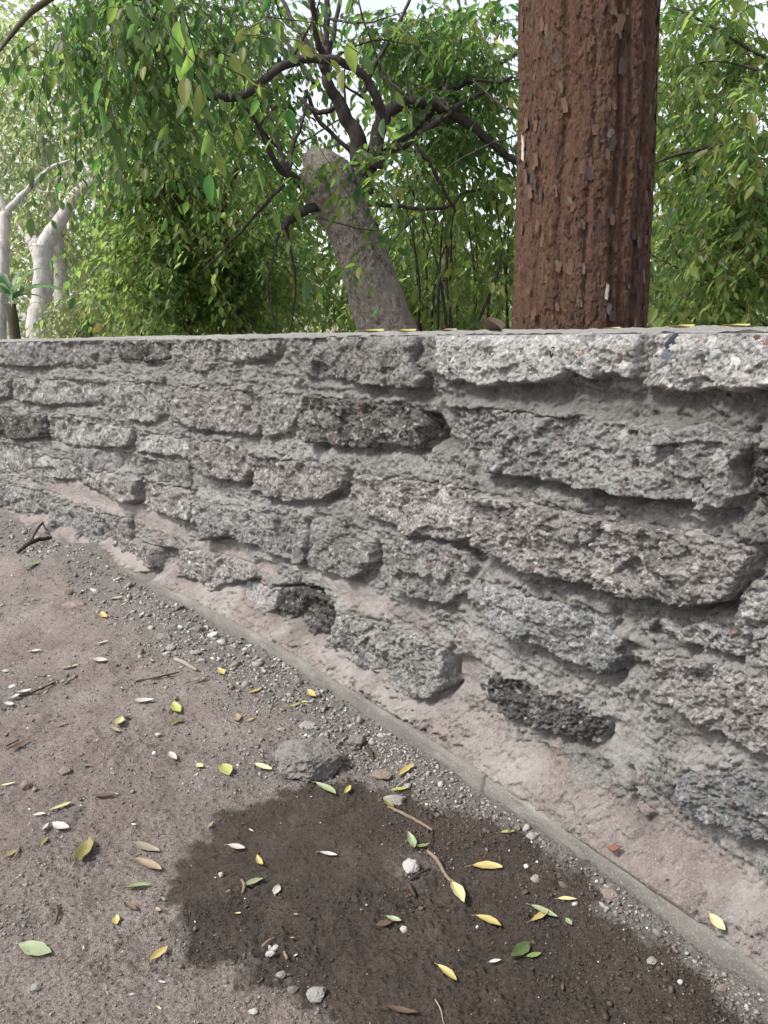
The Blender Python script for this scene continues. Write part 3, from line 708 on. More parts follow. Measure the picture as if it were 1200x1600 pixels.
# ------------------------------------------------------------------ trees and shrubs
def catmull(P, n, tp=None):
    P = np.asarray(P, float); m = len(P)
    if m == 2: return P[0] + (P[1] - P[0]) * np.linspace(0, 1, n)[:, None]
    Q = np.vstack([2 * P[0] - P[1], P, 2 * P[-1] - P[-2]])
    t = (np.linspace(0, 1, n) if tp is None else tp) * (m - 1 - 1e-6); i = t.astype(int); f = (t - i)[:, None]
    a, b, c, d = Q[i], Q[i + 1], Q[i + 2], Q[i + 3]
    return 0.5 * ((2 * b) + (-a + c) * f + (2 * a - 5 * b + 4 * c - d) * f ** 2 + (-a + 3 * b - 3 * c + d) * f ** 3)
def frames(C):
    T = np.gradient(C, axis=0); T /= np.linalg.norm(T, axis=1)[:, None] + 1e-9
    ref = np.array([0.31, -0.94, 0.12]) if abs(T[0][2]) > .6 else np.array([0, 0, 1.0])
    N = np.cross(np.cross(T, ref), T); N /= np.linalg.norm(N, axis=1)[:, None] + 1e-9
    return T, N, np.cross(T, N)
def tube_VF(P, radii, n=24, k=8, wob=0.12, seed=0, disp=None, base=0, tpar=None, thv=None, wamp=0.0):
    tp = np.linspace(0, 1, n) if tpar is None else tpar; n = len(tp)
    C = catmull(P, n, tp); r = np.interp(tp, np.linspace(0, 1, len(radii)), radii)
    if wob and disp is None:
        amp = r[:, None] * wob * 3 + wamp
        tt = np.linspace(0, len(P) * 2.2, n)
        C = C + amp * np.stack([gnoise(tt, tt * 0 + seed * 3.7, s=q) for q in (1, 2, 3)], -1)
    T, N, B = frames(C)
    th = np.linspace(0, 2 * math.pi, k, endpoint=False) if thv is None else thv; k = len(th)
    dirs = N[:, None] * np.cos(th)[None, :, None] + B[:, None] * np.sin(th)[None, :, None]
    rr = np.repeat(r[:, None], k, 1)
    if disp is not None: rr = rr + disp(th, C, dirs, rr)
    else: rr = rr * (1 + wob * 1.4 * gnoise(np.repeat(np.arange(n)[:, None] * .8, k, 1), np.repeat(th[None] * 1.1, n, 0), s=seed))
    V = (C[:, None] + dirs * rr[..., None]).reshape(-1, 3)
    i = np.arange(n * k).reshape(n, k); j = np.roll(i, -1, 1)
    q = np.stack([i[:-1], j[:-1], j[1:], i[1:]], -1).reshape(-1, 4) + base
    return V, q, (i[0][::-1] + base, i[-1] + base)
def tube(name, P, radii, mat, parent, **kw):
    V, q, (c0, c1) = tube_VF(P, radii, **kw)
    off = np.array(parent.location) if parent is not None else 0
    return obj(name, make_mesh(name, V - off, [q, np.array([c0, c1])], True, None, [mat]), parent)

# leaf blade: six outline points, folded along the midrib; x runs stem to tip
LT = np.array([[0, 0, 0], [.30, .23, .05], [.66, .19, .03], [1, 0, -.10], [.66, -.19, .03], [.30, -.23, .05], [.35, 0, -.01], [.68, 0, -.02]])
LF3 = np.array([[0, 6, 1], [7, 3, 2], [0, 5, 6], [7, 4, 3]]); LF4 = np.array([[6, 7, 2, 1], [5, 4, 7, 6]])
LT6 = LT[:6]; LFQ = np.array([[0, 3, 2, 1], [0, 5, 4, 3]])
def leaf_verts(p, ax, nr, size):
    nr = nr - ax * (nr * ax).sum(1)[:, None]; nr /= np.linalg.norm(nr, axis=1)[:, None] + 1e-9
    sd = np.cross(nr, ax)
    M = np.stack([ax, sd, nr], 1) * size[:, None, None]        # rows
    return p[:, None] + np.einsum('vk,nkj->nvj', LT, M), M
def one_leaf(mat):
    t = np.linspace(0, 1, 9)[:, None]; s = np.array([[-1, -.5, 0, .5, 1.0]])
    w = .225 * np.sin(np.pi * t ** .85) ** .8 * (1 - .25 * t) * 1.12
    x = t + 0 * s; y = s * w; z = .28 * np.abs(s) ** 1.4 * w - .16 * t ** 2.2 + .012 * np.sin(t * 17) * np.abs(s)
    return make_mesh('leaf', np.stack([x, y, z + 0 * x], -1).reshape(-1, 3), [grid_faces(9, 5)], True, None, [mat])
def unit(a): return a / (np.linalg.norm(a, axis=-1, keepdims=True) + 1e-9)

def blob_points(blobs, clump=0.0, seed=0):
    """points spread through ellipsoids: (px, py, rx, ry, Y, depth, count); rx, ry as seen, the rest in metres"""
    out = []
    rs = np.random.default_rng(seed)
    for (px, py, rx, ry, Y, dep, n) in blobs:
        m = int(n * 3.2); g = rs.normal(size=(m, 3)); g = g / np.linalg.norm(g, axis=1)[:, None] * rs.uniform(size=(m, 1)) ** (1 / 2.6)
        c = at(px, py, Y); sx = np.linalg.norm(at(px + 1, py, Y) - c); 
        P = c + np.stack([g[:, 0] * rx * sx, g[:, 1] * dep, -g[:, 2] * ry * sx], -1)
        nz = gnoise(P[:, 0] * 1.9, P[:, 1] * 1.9, P[:, 2] * 1.9, s=seed + 5) + .5 * gnoise(P[:, 0] * 5, P[:, 1] * 5, P[:, 2] * 5, s=seed + 6)
        keep = (nz > clump) & (P[:, 2] > 0.1)
        if dep < 5: keep &= foot_clear(P)
        P = P[keep][:n]; out.append(P)
    return np.concatenate(out)
def foot_clear(P):                          # behind the wall only, clear of its top
    D = np.interp(np.arctan2(P[:, 0], np.maximum(P[:, 1], .05)), np.arctan2(WX[_py > .05], WY[_py > .05]), np.hypot(WX, WY)[_py > .05])
    return (np.hypot(P[:, 0], P[:, 1]) > D + .45) | (P[:, 2] > H + .35)

def foliage(root, blobs, mat, mat_one, mat_twig, size, twig_len=0.35, per=11, droop=0.5, seed=0, clump=-0.06, singles=0, hang=0.5, lname='leaf'):
    rs = np.random.default_rng(seed + 100)
    S = blob_points(blobs, clump, seed); t = len(S)
    d = unit(rs.normal(size=(t, 3)) * np.array([1, 1, .5]) + np.array([0, 0, -.15]))
    L = twig_len * rs.uniform(.6, 1.3, t)
    s = (np.arange(per) + .6) / per
    def along(s):
        return S[:, None] + d[:, None] * (s * L[:, None])[..., None] + np.array([0, 0, -1.0]) * (droop * s ** 2 * L[:, None])[..., None]
    ss = np.repeat(s[None], t, 0) + rs.uniform(-.02, .02, (t, per))
    p = along(ss)
    tan = unit(d[:, None] + np.array([0, 0, -1.0]) * (2 * droop * ss)[..., None])
    side = unit(np.cross(tan, np.array([0, 0, 1.0]))) * np.where(np.arange(per) % 2, 1, -1)[None, :, None]
    ax = unit(tan * .55 + side * rs.uniform(.4, .9, (t, per, 1)) + np.array([0, 0, -hang]) + rs.normal(size=(t, per, 3)) * .25)
    nr = unit(np.array([0, 0, 1.0]) + rs.normal(size=(t, per, 3)) * .55)
    sz = size * rs.uniform(.5, 1.22, (t, per)) * rs.uniform(.65, 1.25, (t, 1))
    tint = np.clip(rs.normal(.34, .16, (t, 1)) + rs.normal(0, .13, (t, per)), 0, .78); tint = np.where(rs.uniform(size=tint.shape) > .988, 1.0, tint)
    p, ax, nr, sz, tint = p.reshape(-1, 3), ax.reshape(-1, 3), nr.reshape(-1, 3), sz.ravel(), tint.ravel()
    V, M = leaf_verts(p, ax, nr, sz)
    off = np.array(root.location)
    one = np.zeros(len(p), bool)
    if singles:
        X, Y, Z = project(p + ax * (sz / 2)[:, None])
        sc = sz / np.maximum(Z, .1) * ((X > 0) & (X < 1200) & (Y > 0) & (Y < 520) & (Z > .2))
        idx = np.argsort(-sc)[:singles]; idx = idx[sc[idx] > 0]; one[idx] = True
        me = one_leaf(mat_one)
        for i in idx:
            o = bpy.data.objects.new(lname, me); COL.objects.link(o); o.parent = root
            a, b, c = M[i]
            q = p[i] - off
            o.matrix_local = Matrix(((a[0], b[0], c[0], q[0]), (a[1], b[1], c[1], q[1]), (a[2], b[2], c[2], q[2]), (0, 0, 0, 1)))
    k = ~one; n = int(k.sum())
    b0 = (np.arange(n) * 6)[:, None, None]
    me = make_mesh('crown', V[k][:, :6].reshape(-1, 3) - off, [(LFQ[None] + b0).reshape(-1, 4)], False, {'tint': np.repeat(tint[k], 6)}, [mat])
    tag(obj('crown', me, root), kind='stuff')
    # the twigs that carry them
    if mat_twig is not None:
        q = along(np.repeat(np.array([0, .33, .66, 1.0])[None], t, 0))            # t,4,3
        tn = unit(np.gradient(q, axis=1)); n1 = unit(np.cross(tn, np.array([.3, .5, .8]))); n2 = np.cross(tn, n1)
        rad = (np.array([1, .8, .6, .35]) * .0017 * (size / .05))[None, :, None]
        R3 = np.stack([q + (n1 * math.cos(a) + n2 * math.sin(a)) * rad for a in (0, 2.1, 4.2)], 2)   # t,4,3,3
        i = np.arange(12).reshape(4, 3); j = np.roll(i, -1, 1)
        F = np.stack([i[:-1], j[:-1], j[1:], i[1:]], -1).reshape(-1, 4)
        F = (F[None] + (np.arange(t) * 12)[:, None, None]).reshape(-1, 4)
        tag(obj('twigs', make_mesh('twigs', R3.reshape(-1, 3) - off, [F], True, None, [mat_twig]), root), kind='stuff')
    return len(p)

G1 = [(.018, .042, .017), (.036, .072, .026), (.07, .10, .03), (.07, .10, .03), (.20, .165, .045)]
T1 = ((.09, .25, .06), (.36, .52, .11))
G2 = [(.026, .055, .018), (.052, .092, .026), (.105, .13, .034), (.105, .13, .034), (.20, .165, .045)]
T2 = ((.17, .36, .08), (.54, .64, .17))
G3 = [(.08, .11, .045), (.12, .15, .065), (.13, .14, .06), (.13, .14, .06), (.20, .165, .045)]  # paler yellow-green for far leaves, with glare put into the colour
T3 = ((.42, .55, .24), (.70, .75, .38))
LV = {}
for nm, g, t_ in (('deep', G1, T1), ('mid', G2, T2), ('pale', G3, T3)):
    LV[nm] = (mat_leaf('leaf_' + nm, g, t_, .55, True), mat_leaf('leaf_single_' + nm, g, t_, .55, False))
M_DARKBRANCH = mat_plain('branch_bark', [(.020, .017, .016), (.042, .035, .032), (.085, .072, .065)], 40, .85, .6, .004, v=(1, 1, .5))
M_TWIG = mat_plain('twig_bark', [(.055, .05, .028), (.10, .085, .05)], 60)
M_RED = mat_bark('red_brown_bark', (.114, .061, .039), (.145, .109, .088), (.03, .018, .014), 34, .3, .55)
M_GREY = mat_bark('grey_flaking_bark', (.25, .215, .185), (.37, .34, .31), (.085, .072, .062), 20, .45, .75)
M_PALE = mat_bark('pale_smooth_bark', (.42, .405, .38), (.52, .50, .475), (.17, .155, .135), 8, .5, .6)
M_FLAKE = [mat_plain('bark_flake_grey', [(.07, .058, .051), (.115, .095, .084), (.17, .145, .13)], 70), mat_plain('bark_flake_brown', [(.065, .036, .025), (.105, .062, .043), (.15, .10, .075)], 70), mat_plain('bark_flake_dark', [(.035, .026, .024), (.065, .05, .046)], 70)]

# the thick red-brown trunk
def build_red_tree():
    Y = 2.35
    c0 = at(917, 0, Y)
    root = empty('tree', (at(905, 512, Y)[0], Y, 0), 'thick upright tree trunk with flaking red-brown bark just behind the wall', 'tree')
    pts, rad = [], []
    for yy, l, r in ((-700, 808, 1072), (0, 810, 1028), (125, 810, 1024), (250, 808, 1019), (380, 805, 1012), (512, 802, 1005), (640, 796, 1002)):
        a, b = at(l, yy, Y), at(r, yy, Y); pts.append((a + b) / 2); rad.append(np.linalg.norm(b - a) / 2)
    lo = pts[-1].copy(); lo[2] = 0.0; pts.append(lo); rad.append(rad[-1] * 1.12)
    hi = pts[0].copy(); hi[2] += 1.4; pts.insert(0, hi); rad.insert(0, rad[0] * .95)
    pts, rad = pts[::-1], rad[::-1]
    rad = [r * .975 for r in rad]
    def disp(th, C, dirs, rr):
        R = .21; X, Z = dirs[..., 0] * R, np.repeat(C[:, 2][:, None], len(th), 1); Yy = dirs[..., 1] * R
        n = .016 * fbm(X * 10, Yy * 10, Z * .5, s=201, octv=2) + .004 * fbm(X * 40, Yy * 40, Z * 4, s=202, octv=3)
        dx = dirs[..., 0] + .10 * gnoise(Z * 2.2, Z * 0 + 3.3, s=208)
        for a_, wd_, dp in ((.22, .055, .016), (.36, .06, .014), (-.16, .045, .008), (-.52, .06, .010), (.62, .05, .012), (-.80, .06, .008), (.84, .06, .012)):
            n -= dp * np.exp(-((dx - a_) / wd_) ** 2) * (dirs[..., 1] < .2)
        thm = np.repeat(th[None], len(C), 0)
        wu = thm * R / .0135 + 1.5 * fbm(thm * 12, Z * 24, s=203, octv=3); wv = Z / .027 + 1.5 * fbm(thm * 12, Z * 24, s=204, octv=3)
        d1, d2, cid = worley(wu, wv, 205)
        n += .0070 * (cid - .5) + .0020 * sstep(0, .15, d2 - d1) - .004 * sstep(.75, .9, cid)
        n += .0022 * fbm(X * 120, Yy * 120, Z * 60, s=206, octv=2)
        return n
    tt = np.linspace(0, 1, 900); zz = catmull(pts, 900, tt)[:, 2]
    dens = np.where((zz > .72) & (zz < 2.05), 1.0, .06) * np.abs(np.gradient(zz)); cs = np.cumsum(dens); cs = (cs - cs[0]) / (cs[-1] - cs[0])
    tpar = np.interp(np.linspace(0, 1, 500), cs, tt)
    T0, N0, B0 = frames(catmull(pts, 500, tpar)); toward = math.atan2(-B0[250][1], -N0[250][1])
    thv = toward + np.concatenate([np.linspace(-1.75, 1.75, 290), np.linspace(1.80, 2 * math.pi - 1.80, 40)])
    tr = tube('trunk', pts, rad, M_RED, root, disp=disp, tpar=tpar, thv=thv)
    # loose flakes of bark, each a thin bent plate
    rs = np.random.default_rng(5); fm = []
    for v in range(8):
        nx, ny = 8, 5
        u, w = np.meshgrid(np.linspace(-1, 1, nx), np.linspace(-1, 1, ny), indexing='ij')
        edge = 1 - .25 * u ** 2
        x = w * edge * (.52 + .38 * fbm(u * 2.3 + v * 7, w * .9, s=220)) + .15 * gnoise(u * 1.6, u * 0 + v * 5.3, s=219); z = u * (1 + .55 * fbm(w * 1.8, u * .3 + v * 3.1, s=221))
        y = .07 * (u * rs.uniform(.5, 1.5) + .4) ** 2 + .06 * fbm(u * 3, w * 3 + v, s=222) - .16 * w ** 2
        V = np.stack([x, y, z], -1).reshape(-1, 3); V2 = V - np.array([0, .13, 0])
        n = nx * ny; q = grid_faces(nx, ny)
        idx = np.arange(n).reshape(nx, ny); rim = np.concatenate([idx[0, :], idx[1:, -1], idx[-1, -2::-1], idx[-2:0:-1, 0]])
        sides = np.stack([rim, np.roll(rim, -1), np.roll(rim, -1) + n, rim + n], -1)
        for m in M_FLAKE: pass
        fm.append([make_mesh('bark_flake', np.concatenate([V, V2]), [q, q[:, ::-1] + n, sides], False, None, [m]) for m in M_FLAKE])
    ax = catmull(pts, 200); rr = np.interp(np.linspace(0, 1, 200), np.linspace(0, 1, len(rad)), rad)
    for i in range(296):
        zt = rs.uniform(.74, 1.95); j = int(np.argmin(np.abs(ax[:, 2] - zt)))
        a = rs.uniform(math.radians(180), math.radians(360)) if i > 60 else (math.radians(rs.uniform(325, 362)))
        nrm = Vector((math.cos(a), math.sin(a), 0))
        s = rs.uniform(.007, .016) * (1.4 if i < 40 else 1)
        k = rs.choice(3, p=[.12, .58, .30])
        o = bpy.data.objects.new('bark_flake', fm[i % 8][k]); COL.objects.link(o); o.parent = root
        loc = Vector(ax[j]) + nrm * (rr[j] + .002) - root.location
        zt_ = Vector((rs.normal() * .22 * -nrm.y, rs.normal() * .22 * nrm.x, 1)).normalized()
        xx = nrm.cross(zt_).normalized(); zt_ = xx.cross(nrm).normalized()
        R = Matrix((xx, nrm, zt_)).transposed().to_4x4()
        o.matrix_local = Matrix.Translation(loc) @ R @ Matrix.Diagonal((s * rs.uniform(.7, 1.4), s * .30, s * rs.uniform(.8, 1.5), 1))
    # two pale curled pieces that catch the eye
    pale = mat_plain('pale_flake', [(.36, .30, .26), (.50, .44, .39)], 50)
    for px, py, s in ((824, 213, .030), (948, 456, .020)):
        me = fm[2][0].copy(); me.materials.clear(); me.materials.append(pale)
        p = at(px, py, Y - .19); a = math.atan2(p[1] - pts[4][1], p[0] - pts[4][0])
        cx = np.interp(p[2], [q[2] for q in pts], [q[0] for q in pts]); R0 = np.interp(p[2], [q[2] for q in pts], rad)
        dx = np.clip((p[0] - cx) / R0, -.97, .97); nrm = Vector((dx, -math.sqrt(1 - dx * dx), 0))
        o = obj('bark_flake', me, root); o['label'] = 'pale curled strip of loose bark'
        xx = nrm.cross(Vector((.05, 0, 1))).normalized(); zz = xx.cross(nrm)
        o.matrix_local = Matrix.Translation(Vector((cx, Y, p[2])) + nrm * (R0 + .006) - root.location) @ Matrix((xx, nrm, zz)).transposed().to_4x4() @ Matrix.Diagonal((s * .5, s * .5, s, 1))
    # its crown is far above
    for k, (dx, dy, dz) in enumerate(((-1.0, .5, 1.5), (.9, .7, 1.6), (.1, 1.2, 1.9))):
        top = Vector(pts[-1]); tube('branch', [top - Vector((0, 0, .4)), top + Vector((dx * .4, dy * .4, dz * .4)), top + Vector((dx, dy, dz))], [.10, .07, .03], M_RED, root, n=14, k=8)
    return root
build_red_tree()

# the leaning lopped trunk with its dark crooked branches
def build_leaning_tree():
    Y = 3.8
    A = lambda x, y, dy=0: at(x, y, Y + dy)
    b = A(604, 520); root = empty('tree', (float(b[0]) + .12, Y, 0), 'leaning grey trunk lopped at the top with dark crooked branches', 'tree')
    sec = ((485, 233, 8), (489, 242, 30), (498, 256, 56), (507, 272, 80), (516, 290, 90), (522, 306, 84), (537, 332, 75), (552, 366, 74), (566, 402, 75), (585, 455, 79), (604, 515, 86), (625, 575, 92))
    pts = [A(x, y) for x, y, w in sec]; rad = [np.linalg.norm(A(x + w / 2, y) - A(x - w / 2, y)) / 2 for x, y, w in sec]
    lo = pts[-1].copy(); lo[2] = 0; lo[0] += .09; pts.append(lo); rad.append(rad[-1] * 1.25)
    pts, rad = pts[::-1], rad[::-1]
    def disp(th, C, dirs, rr):
        R = .13; X, Z, Yy = dirs[..., 0] * R, np.repeat(C[:, 2][:, None], len(th), 1), dirs[..., 1] * R
        n = .016 * fbm(X * 10, Yy * 10, Z * 4, s=231, octv=3) + .022 * fbm(X * 14, Yy * 14, Z * 9, s=237, octv=2) * sstep(1.25, 1.6, Z)
        thm = np.repeat(th[None], len(C), 0)
        wu = thm * R / .026 + 1.5 * fbm(thm * 8, Z * 14, s=233, octv=3); wv = Z / .052 + 1.5 * fbm(thm * 8, Z * 14, s=234, octv=3)
        d1, d2, cid = worley(wu, wv, 235)
        n += .0095 * (cid - .5) + .004 * sstep(0, .15, d2 - d1) + .004 * fbm(X * 70, Yy * 70, Z * 40, s=236, octv=2)
        return n
    tube('trunk', pts, rad, M_GREY, root, n=420, k=150, disp=disp)
    px = np.linalg.norm(A(601, 300) - A(600, 300))
    def br(path, w, dys=(0, 0), k=10, n=30):
        m = len(path); dy = np.linspace(dys[0], dys[1], m)
        tube('branch', [A(x, y, d) for (x, y), d in zip(path, dy)], [v * px / 2 * .88 for v in w], M_DARKBRANCH, root, n=n, k=k, wob=.14, seed=len(root.children), wamp=.006 if len(path) < 6 else .003)
    br([(556, 300), (566, 258), (556, 212), (532, 168), (512, 128), (506, 92)], [60, 40, 28, 22, 17, 13], (.02, -.1))
    br([(582, 262), (590, 215), (592, 168), (572, 122), (540, 100), (505, 92), (452, 99), (410, 128), (376, 150), (312, 149), (290, 142), (276, 127)], [34, 24, 17, 14, 13, 13, 13, 12, 13, 13, 11, 7], (0, -.5), n=60)
    br([(574, 272), (588, 225), (604, 178), (645, 160), (692, 170), (730, 192), (768, 224), (812, 258)], [30, 26, 22, 20, 20, 18, 14, 11], (0, .3), n=44)
    br([(590, 250), (648, 204), (700, 148), (742, 122), (806, 84)], [20, 15, 13, 10, 8], (.1, .5))
    br([(600, 240), (640, 222), (690, 184), (725, 160), (800, 120)], [14, 13, 12, 9, 6], (.1, .2))
    br([(508, 96), (494, 52), (488, 0), (486, -60)], [13, 11, 9, 7], (-.1, -.3))
    br([(508, 94), (510, 48), (512, -10), (510, -70)], [12, 11, 9, 7], (-.1, 0))
    br([(512, 96), (522, 50), (532, -10), (536, -70)], [10, 8, 7, 5], (-.1, .2))
    br([(505, 110), (478, 62), (452, 22), (424, -40)], [9, 8, 7, 5], (-.1, .2))
    br([(490, 130), (462, 84), (428, 40), (400, -30)], [7, 6, 5, 4], (0, .3))
    br([(474, 292), (456, 276), (436, 264), (418, 228), (404, 196), (384, 168)], [17, 15, 12, 9, 7, 5], (-.05, -.3))
    br([(446, 268), (440, 240), (428, 205), (414, 160)], [10, 8, 6, 4], (-.1, .1))
    br([(452, 266), (456, 232), (474, 186), (480, 140)], [9, 7, 5, 4], (-.1, .2))
    br([(496, 322), (478, 328), (456, 342), (440, 354)], [16, 15, 14, 12], (-.08, -.12))
    br([(448, 350), (452, 384), (462, 440), (454, 522)], [6, 5, 4, 3], (-.12, .1))
    br([(440, 352), (428, 400), (418, 455), (434, 524)], [5, 4, 4, 3], (-.12, -.1))
    br([(444, 288), (412, 322), (372, 366), (318, 424)], [6, 6, 5, 3], (-.1, .1))
    br([(566, 318), (610, 320), (660, 326), (706, 322), (726, 300), (806, 290)], [9, 8, 7, 7, 6, 6], (.15, .4))
    br([(650, 232), (672, 256), (690, 292), (712, 330)], [11, 9, 7, 4], (.1, .2))
    br([(566, 150), (582, 110), (610, 60), (640, 0), (650, -60)], [9, 8, 7, 6, 4], (.1, .5))
    br([(690, 172), (702, 120), (720, 60), (716, -20)], [8, 7, 5, 4], (.1, .4))
    br([(480, 150), (500, 190), (540, 228), (560, 250)], [7, 8, 8, 10], (.1, .1))
    br([(530, 166), (500, 176), (476, 160), (478, 142)], [9, 9, 7, 5], (0, .1))
    br([(494, 338), (540, 352), (590, 360), (640, 344), (690, 330)], [2.5, 2.5, 2.2, 2, 2], (-.25, -.2), k=5)
    rr_ = np.random.default_rng(61)
    for q_ in range(26):                 # fine tangled shoots off the limbs
        x0, y0 = [(510, 95), (452, 99), (592, 168), (645, 160), (700, 172), (540, 180), (404, 196), (740, 125), (440, 30), (488, 20), (590, 90), (660, 325), (768, 224)][q_ % 13]
        a_ = rr_.uniform(-2.8, -.2) if q_ < 18 else rr_.uniform(.3, 2.6); l_ = rr_.uniform(60, 150)
        x1, y1 = x0 + math.cos(a_) * l_ * .5 + rr_.uniform(-16, 16), y0 + math.sin(a_) * l_ * .5 + rr_.uniform(-16, 16)
        br([(x0, y0), (x1, y1), (x1 + math.cos(a_ + rr_.uniform(-.7, .7)) * l_ * .5, y1 + math.sin(a_ + rr_.uniform(-.7, .7)) * l_ * .5)], [rr_.uniform(3, 6), 3.5, 1.5], (0, rr_.uniform(-.4, .5)), k=5, n=14)
    blobs = [(630, 30, 120, 60, 4.2, .6, 120), (400, 90, 100, 90, 4.6, .5, 130), (715, 230, 90, 110, 4.5, .5, 150), (410, 230, 60, 80, 4.6, .4, 50), (620, 255, 40, 50, 3.5, .2, 16), (740, 80, 70, 90, 4.0, .5, 90), (650, 120, 60, 60, 4.6, .4, 24), (560, 390, 30, 40, 3.45, .08, 5), (560, 248, 45, 34, 3.5, .1, 12), (470, 250, 30, 30, 3.55, .08, 6)]
    foliage(root, blobs, LV['deep'][0], LV['deep'][1], M_TWIG, .055, .32, 10, .55, 301, .0, 296)
    rs = np.random.default_rng(8)
    return root
build_leaning_tree()

def simple_tree(loc, label, trunks, tm, blobs, lv, size, group=None, cat='tree', name='tree', seed=0, **kw):
    root = empty(name, tuple(float(v) for v in loc), label, cat, group)
    for i, (nm, P, rad, kk) in enumerate(trunks):
        tube(nm, P, rad, tm, root, n=kk.get('n', 26), k=kk.get('k', 8), wob=kk.get('wob', .12), seed=seed + i)
    if blobs: foliage(root, blobs, LV[lv][0], LV[lv][1], kw.pop('twig', M_TWIG), size, seed=seed, **kw)
    return root
def pxw(Y): return float(np.linalg.norm(at(601, 300, Y) - at(600, 300, Y)))
def path(ps, Y, dY=0): 
    d = np.linspace(0, dY, len(ps)); return [at(x, y, Y + q) for (x, y), q in zip(ps, d)]
def to_ground(p): q = np.array(p, float); q[2] = 0; return q

# dense small-leaved tree left of the leaning trunk
Y = 5.0; s = pxw(Y)
p = path([(372, 520), (368, 430), (350, 340), (372, 250)], Y)
simple_tree(to_ground(p[0]), 'dense leafy green tree left of the leaning grey trunk', [('trunk', [to_ground(p[0])] + p, [.07, .06, .05, .035, .02], {}), ('branch', path([(368, 430), (300, 360), (240, 300)], Y, -.4), [.03, .02, .01], {}), ('branch', path([(366, 420), (420, 380), (470, 330)], Y, .4), [.03, .02, .01], {})], M_TWIG,
            [(320, 340, 150, 160, 5.0, .7, 560), (400, 450, 130, 100, 5.2, .5, 240), (250, 430, 90, 110, 4.8, .4, 190), (290, 240, 110, 80, 4.7, .4, 200)], 'mid', .056, seed=331, singles=296, twig_len=.36, per=12, clump=-.10)
# drooping tree whose boughs enter at the upper left
Y = 3.3; p = path([(288, 520), (280, 330), (262, 120)], 5.0) + [at(240, 10, 4.5), at(215, -40, 4.0), at(240, 30, 3.5)]
simple_tree(to_ground(p[0]), 'drooping tree with long glossy leaves hanging into the upper left', [('trunk', [to_ground(p[0])] + p[:4], [.055, .05, .042, .036, .03], {}), ('branch', [p[3], p[4], p[5]], [.028, .02, .008], {}), ('branch', [p[3], at(150, -30, 3.9), at(60, 10, 3.5), at(-10, 90, 3.3)], [.028, .02, .013, .005], {}), ('branch', [p[3], at(270, -60, 3.6), at(330, -50, 2.8), at(420, 10, 2.2)], [.028, .02, .014, .005], {})], M_TWIG,
            [(150, 40, 150, 60, 3.5, .4, 95), (190, 150, 90, 70, 3.5, .3, 55), (310, 40, 120, 70, 3.5, .4, 75), (80, 90, 70, 50, 3.4, .3, 22), (410, 20, 60, 40, 2.0, .12, 5), (240, 0, 70, 30, 2.0, .12, 6), (355, 95, 15, 20, 2.0, .08, 2)], 'deep', .056, seed=351, singles=296, twig_len=.34, per=9, droop=.8, hang=.9, clump=-.06)
# shrub with upright stems between the two trunks
Y = 4.3; st = []
rs = np.random.default_rng(3)
for i in range(17):
    x0 = rs.uniform(640, 800); x1 = x0 + rs.uniform(-50, 60)
    q = path([(x0, 545), ((x0 + x1) / 2 + rs.uniform(-20, 20), 430), (x1, rs.uniform(240, 340))], Y + rs.uniform(-.3, .5))
    st.append(('stem', [to_ground(q[0])] + q, [.010, .009, .007, .003], {'k': 5, 'n': 16}))
simple_tree(to_ground(at(715, 530, Y)), 'leafy shrub with thin upright stems between the two trunks', st, M_DARKBRANCH,
            [(715, 390, 110, 130, 4.3, .5, 150), (690, 290, 100, 70, 4.5, .4, 50), (650, 470, 70, 60, 4.6, .4, 70)], 'mid', .062, cat='shrub', name='shrub', seed=371, singles=296, twig_len=.33, per=9, hang=.9, clump=-.02)
# bushy tree on the right
Y = 3.7; s = pxw(Y); p = path([(1420, 520), (1380, 250), (1330, 40)], Y)
rb = [('trunk', [to_ground(p[0])] + p, [.09, .08, .06, .04], {})]
for P_, w in (([(1345, 190), (1210, 222), (1120, 229), (1060, 241), (1020, 256)], [12, 8, 7, 6, 4]), ([(1345, 290), (1200, 305), (1150, 288), (1100, 260), (1016, 284)], [7, 5, 4, 4, 3]), ([(1330, 420), (1200, 405), (1130, 370), (1060, 350)], [7, 5, 5, 3]),
               ([(1360, 130), (1200, 90), (1130, 50), (1050, 10)], [6, 5, 4, 3]), ([(1210, 520), (1120, 450), (1060, 400), (1040, 340)], [5, 5, 4, 3]), ([(1300, 450), (1180, 440), (1090, 430), (1010, 395)], [6, 5, 4, 3]), ([(1190, 110), (1120, 95), (1070, 105)], [4, 3, 2])):
    rb.append(('branch', path(P_, Y - .1, .2), [v * s / 2 for v in w], {'k': 7}))
simple_tree(to_ground(p[0]), 'leafy tree with thin dark side branches right of the red-brown trunk', rb, M_DARKBRANCH,
            [(1110, 410, 150, 120, 3.8, .5, 300), (1090, 270, 120, 100, 3.7, .4, 130), (1090, 110, 100, 130, 3.9, .5, 140), (1160, 60, 90, 100, 3.6, .3, 50), (1130, 180, 90, 80, 3.4, .3, 26), (1180, 330, 70, 90, 3.4, .3, 32)], 'mid', .060, seed=391, singles=296, twig_len=.32, per=9, hang=.6, clump=-.02)
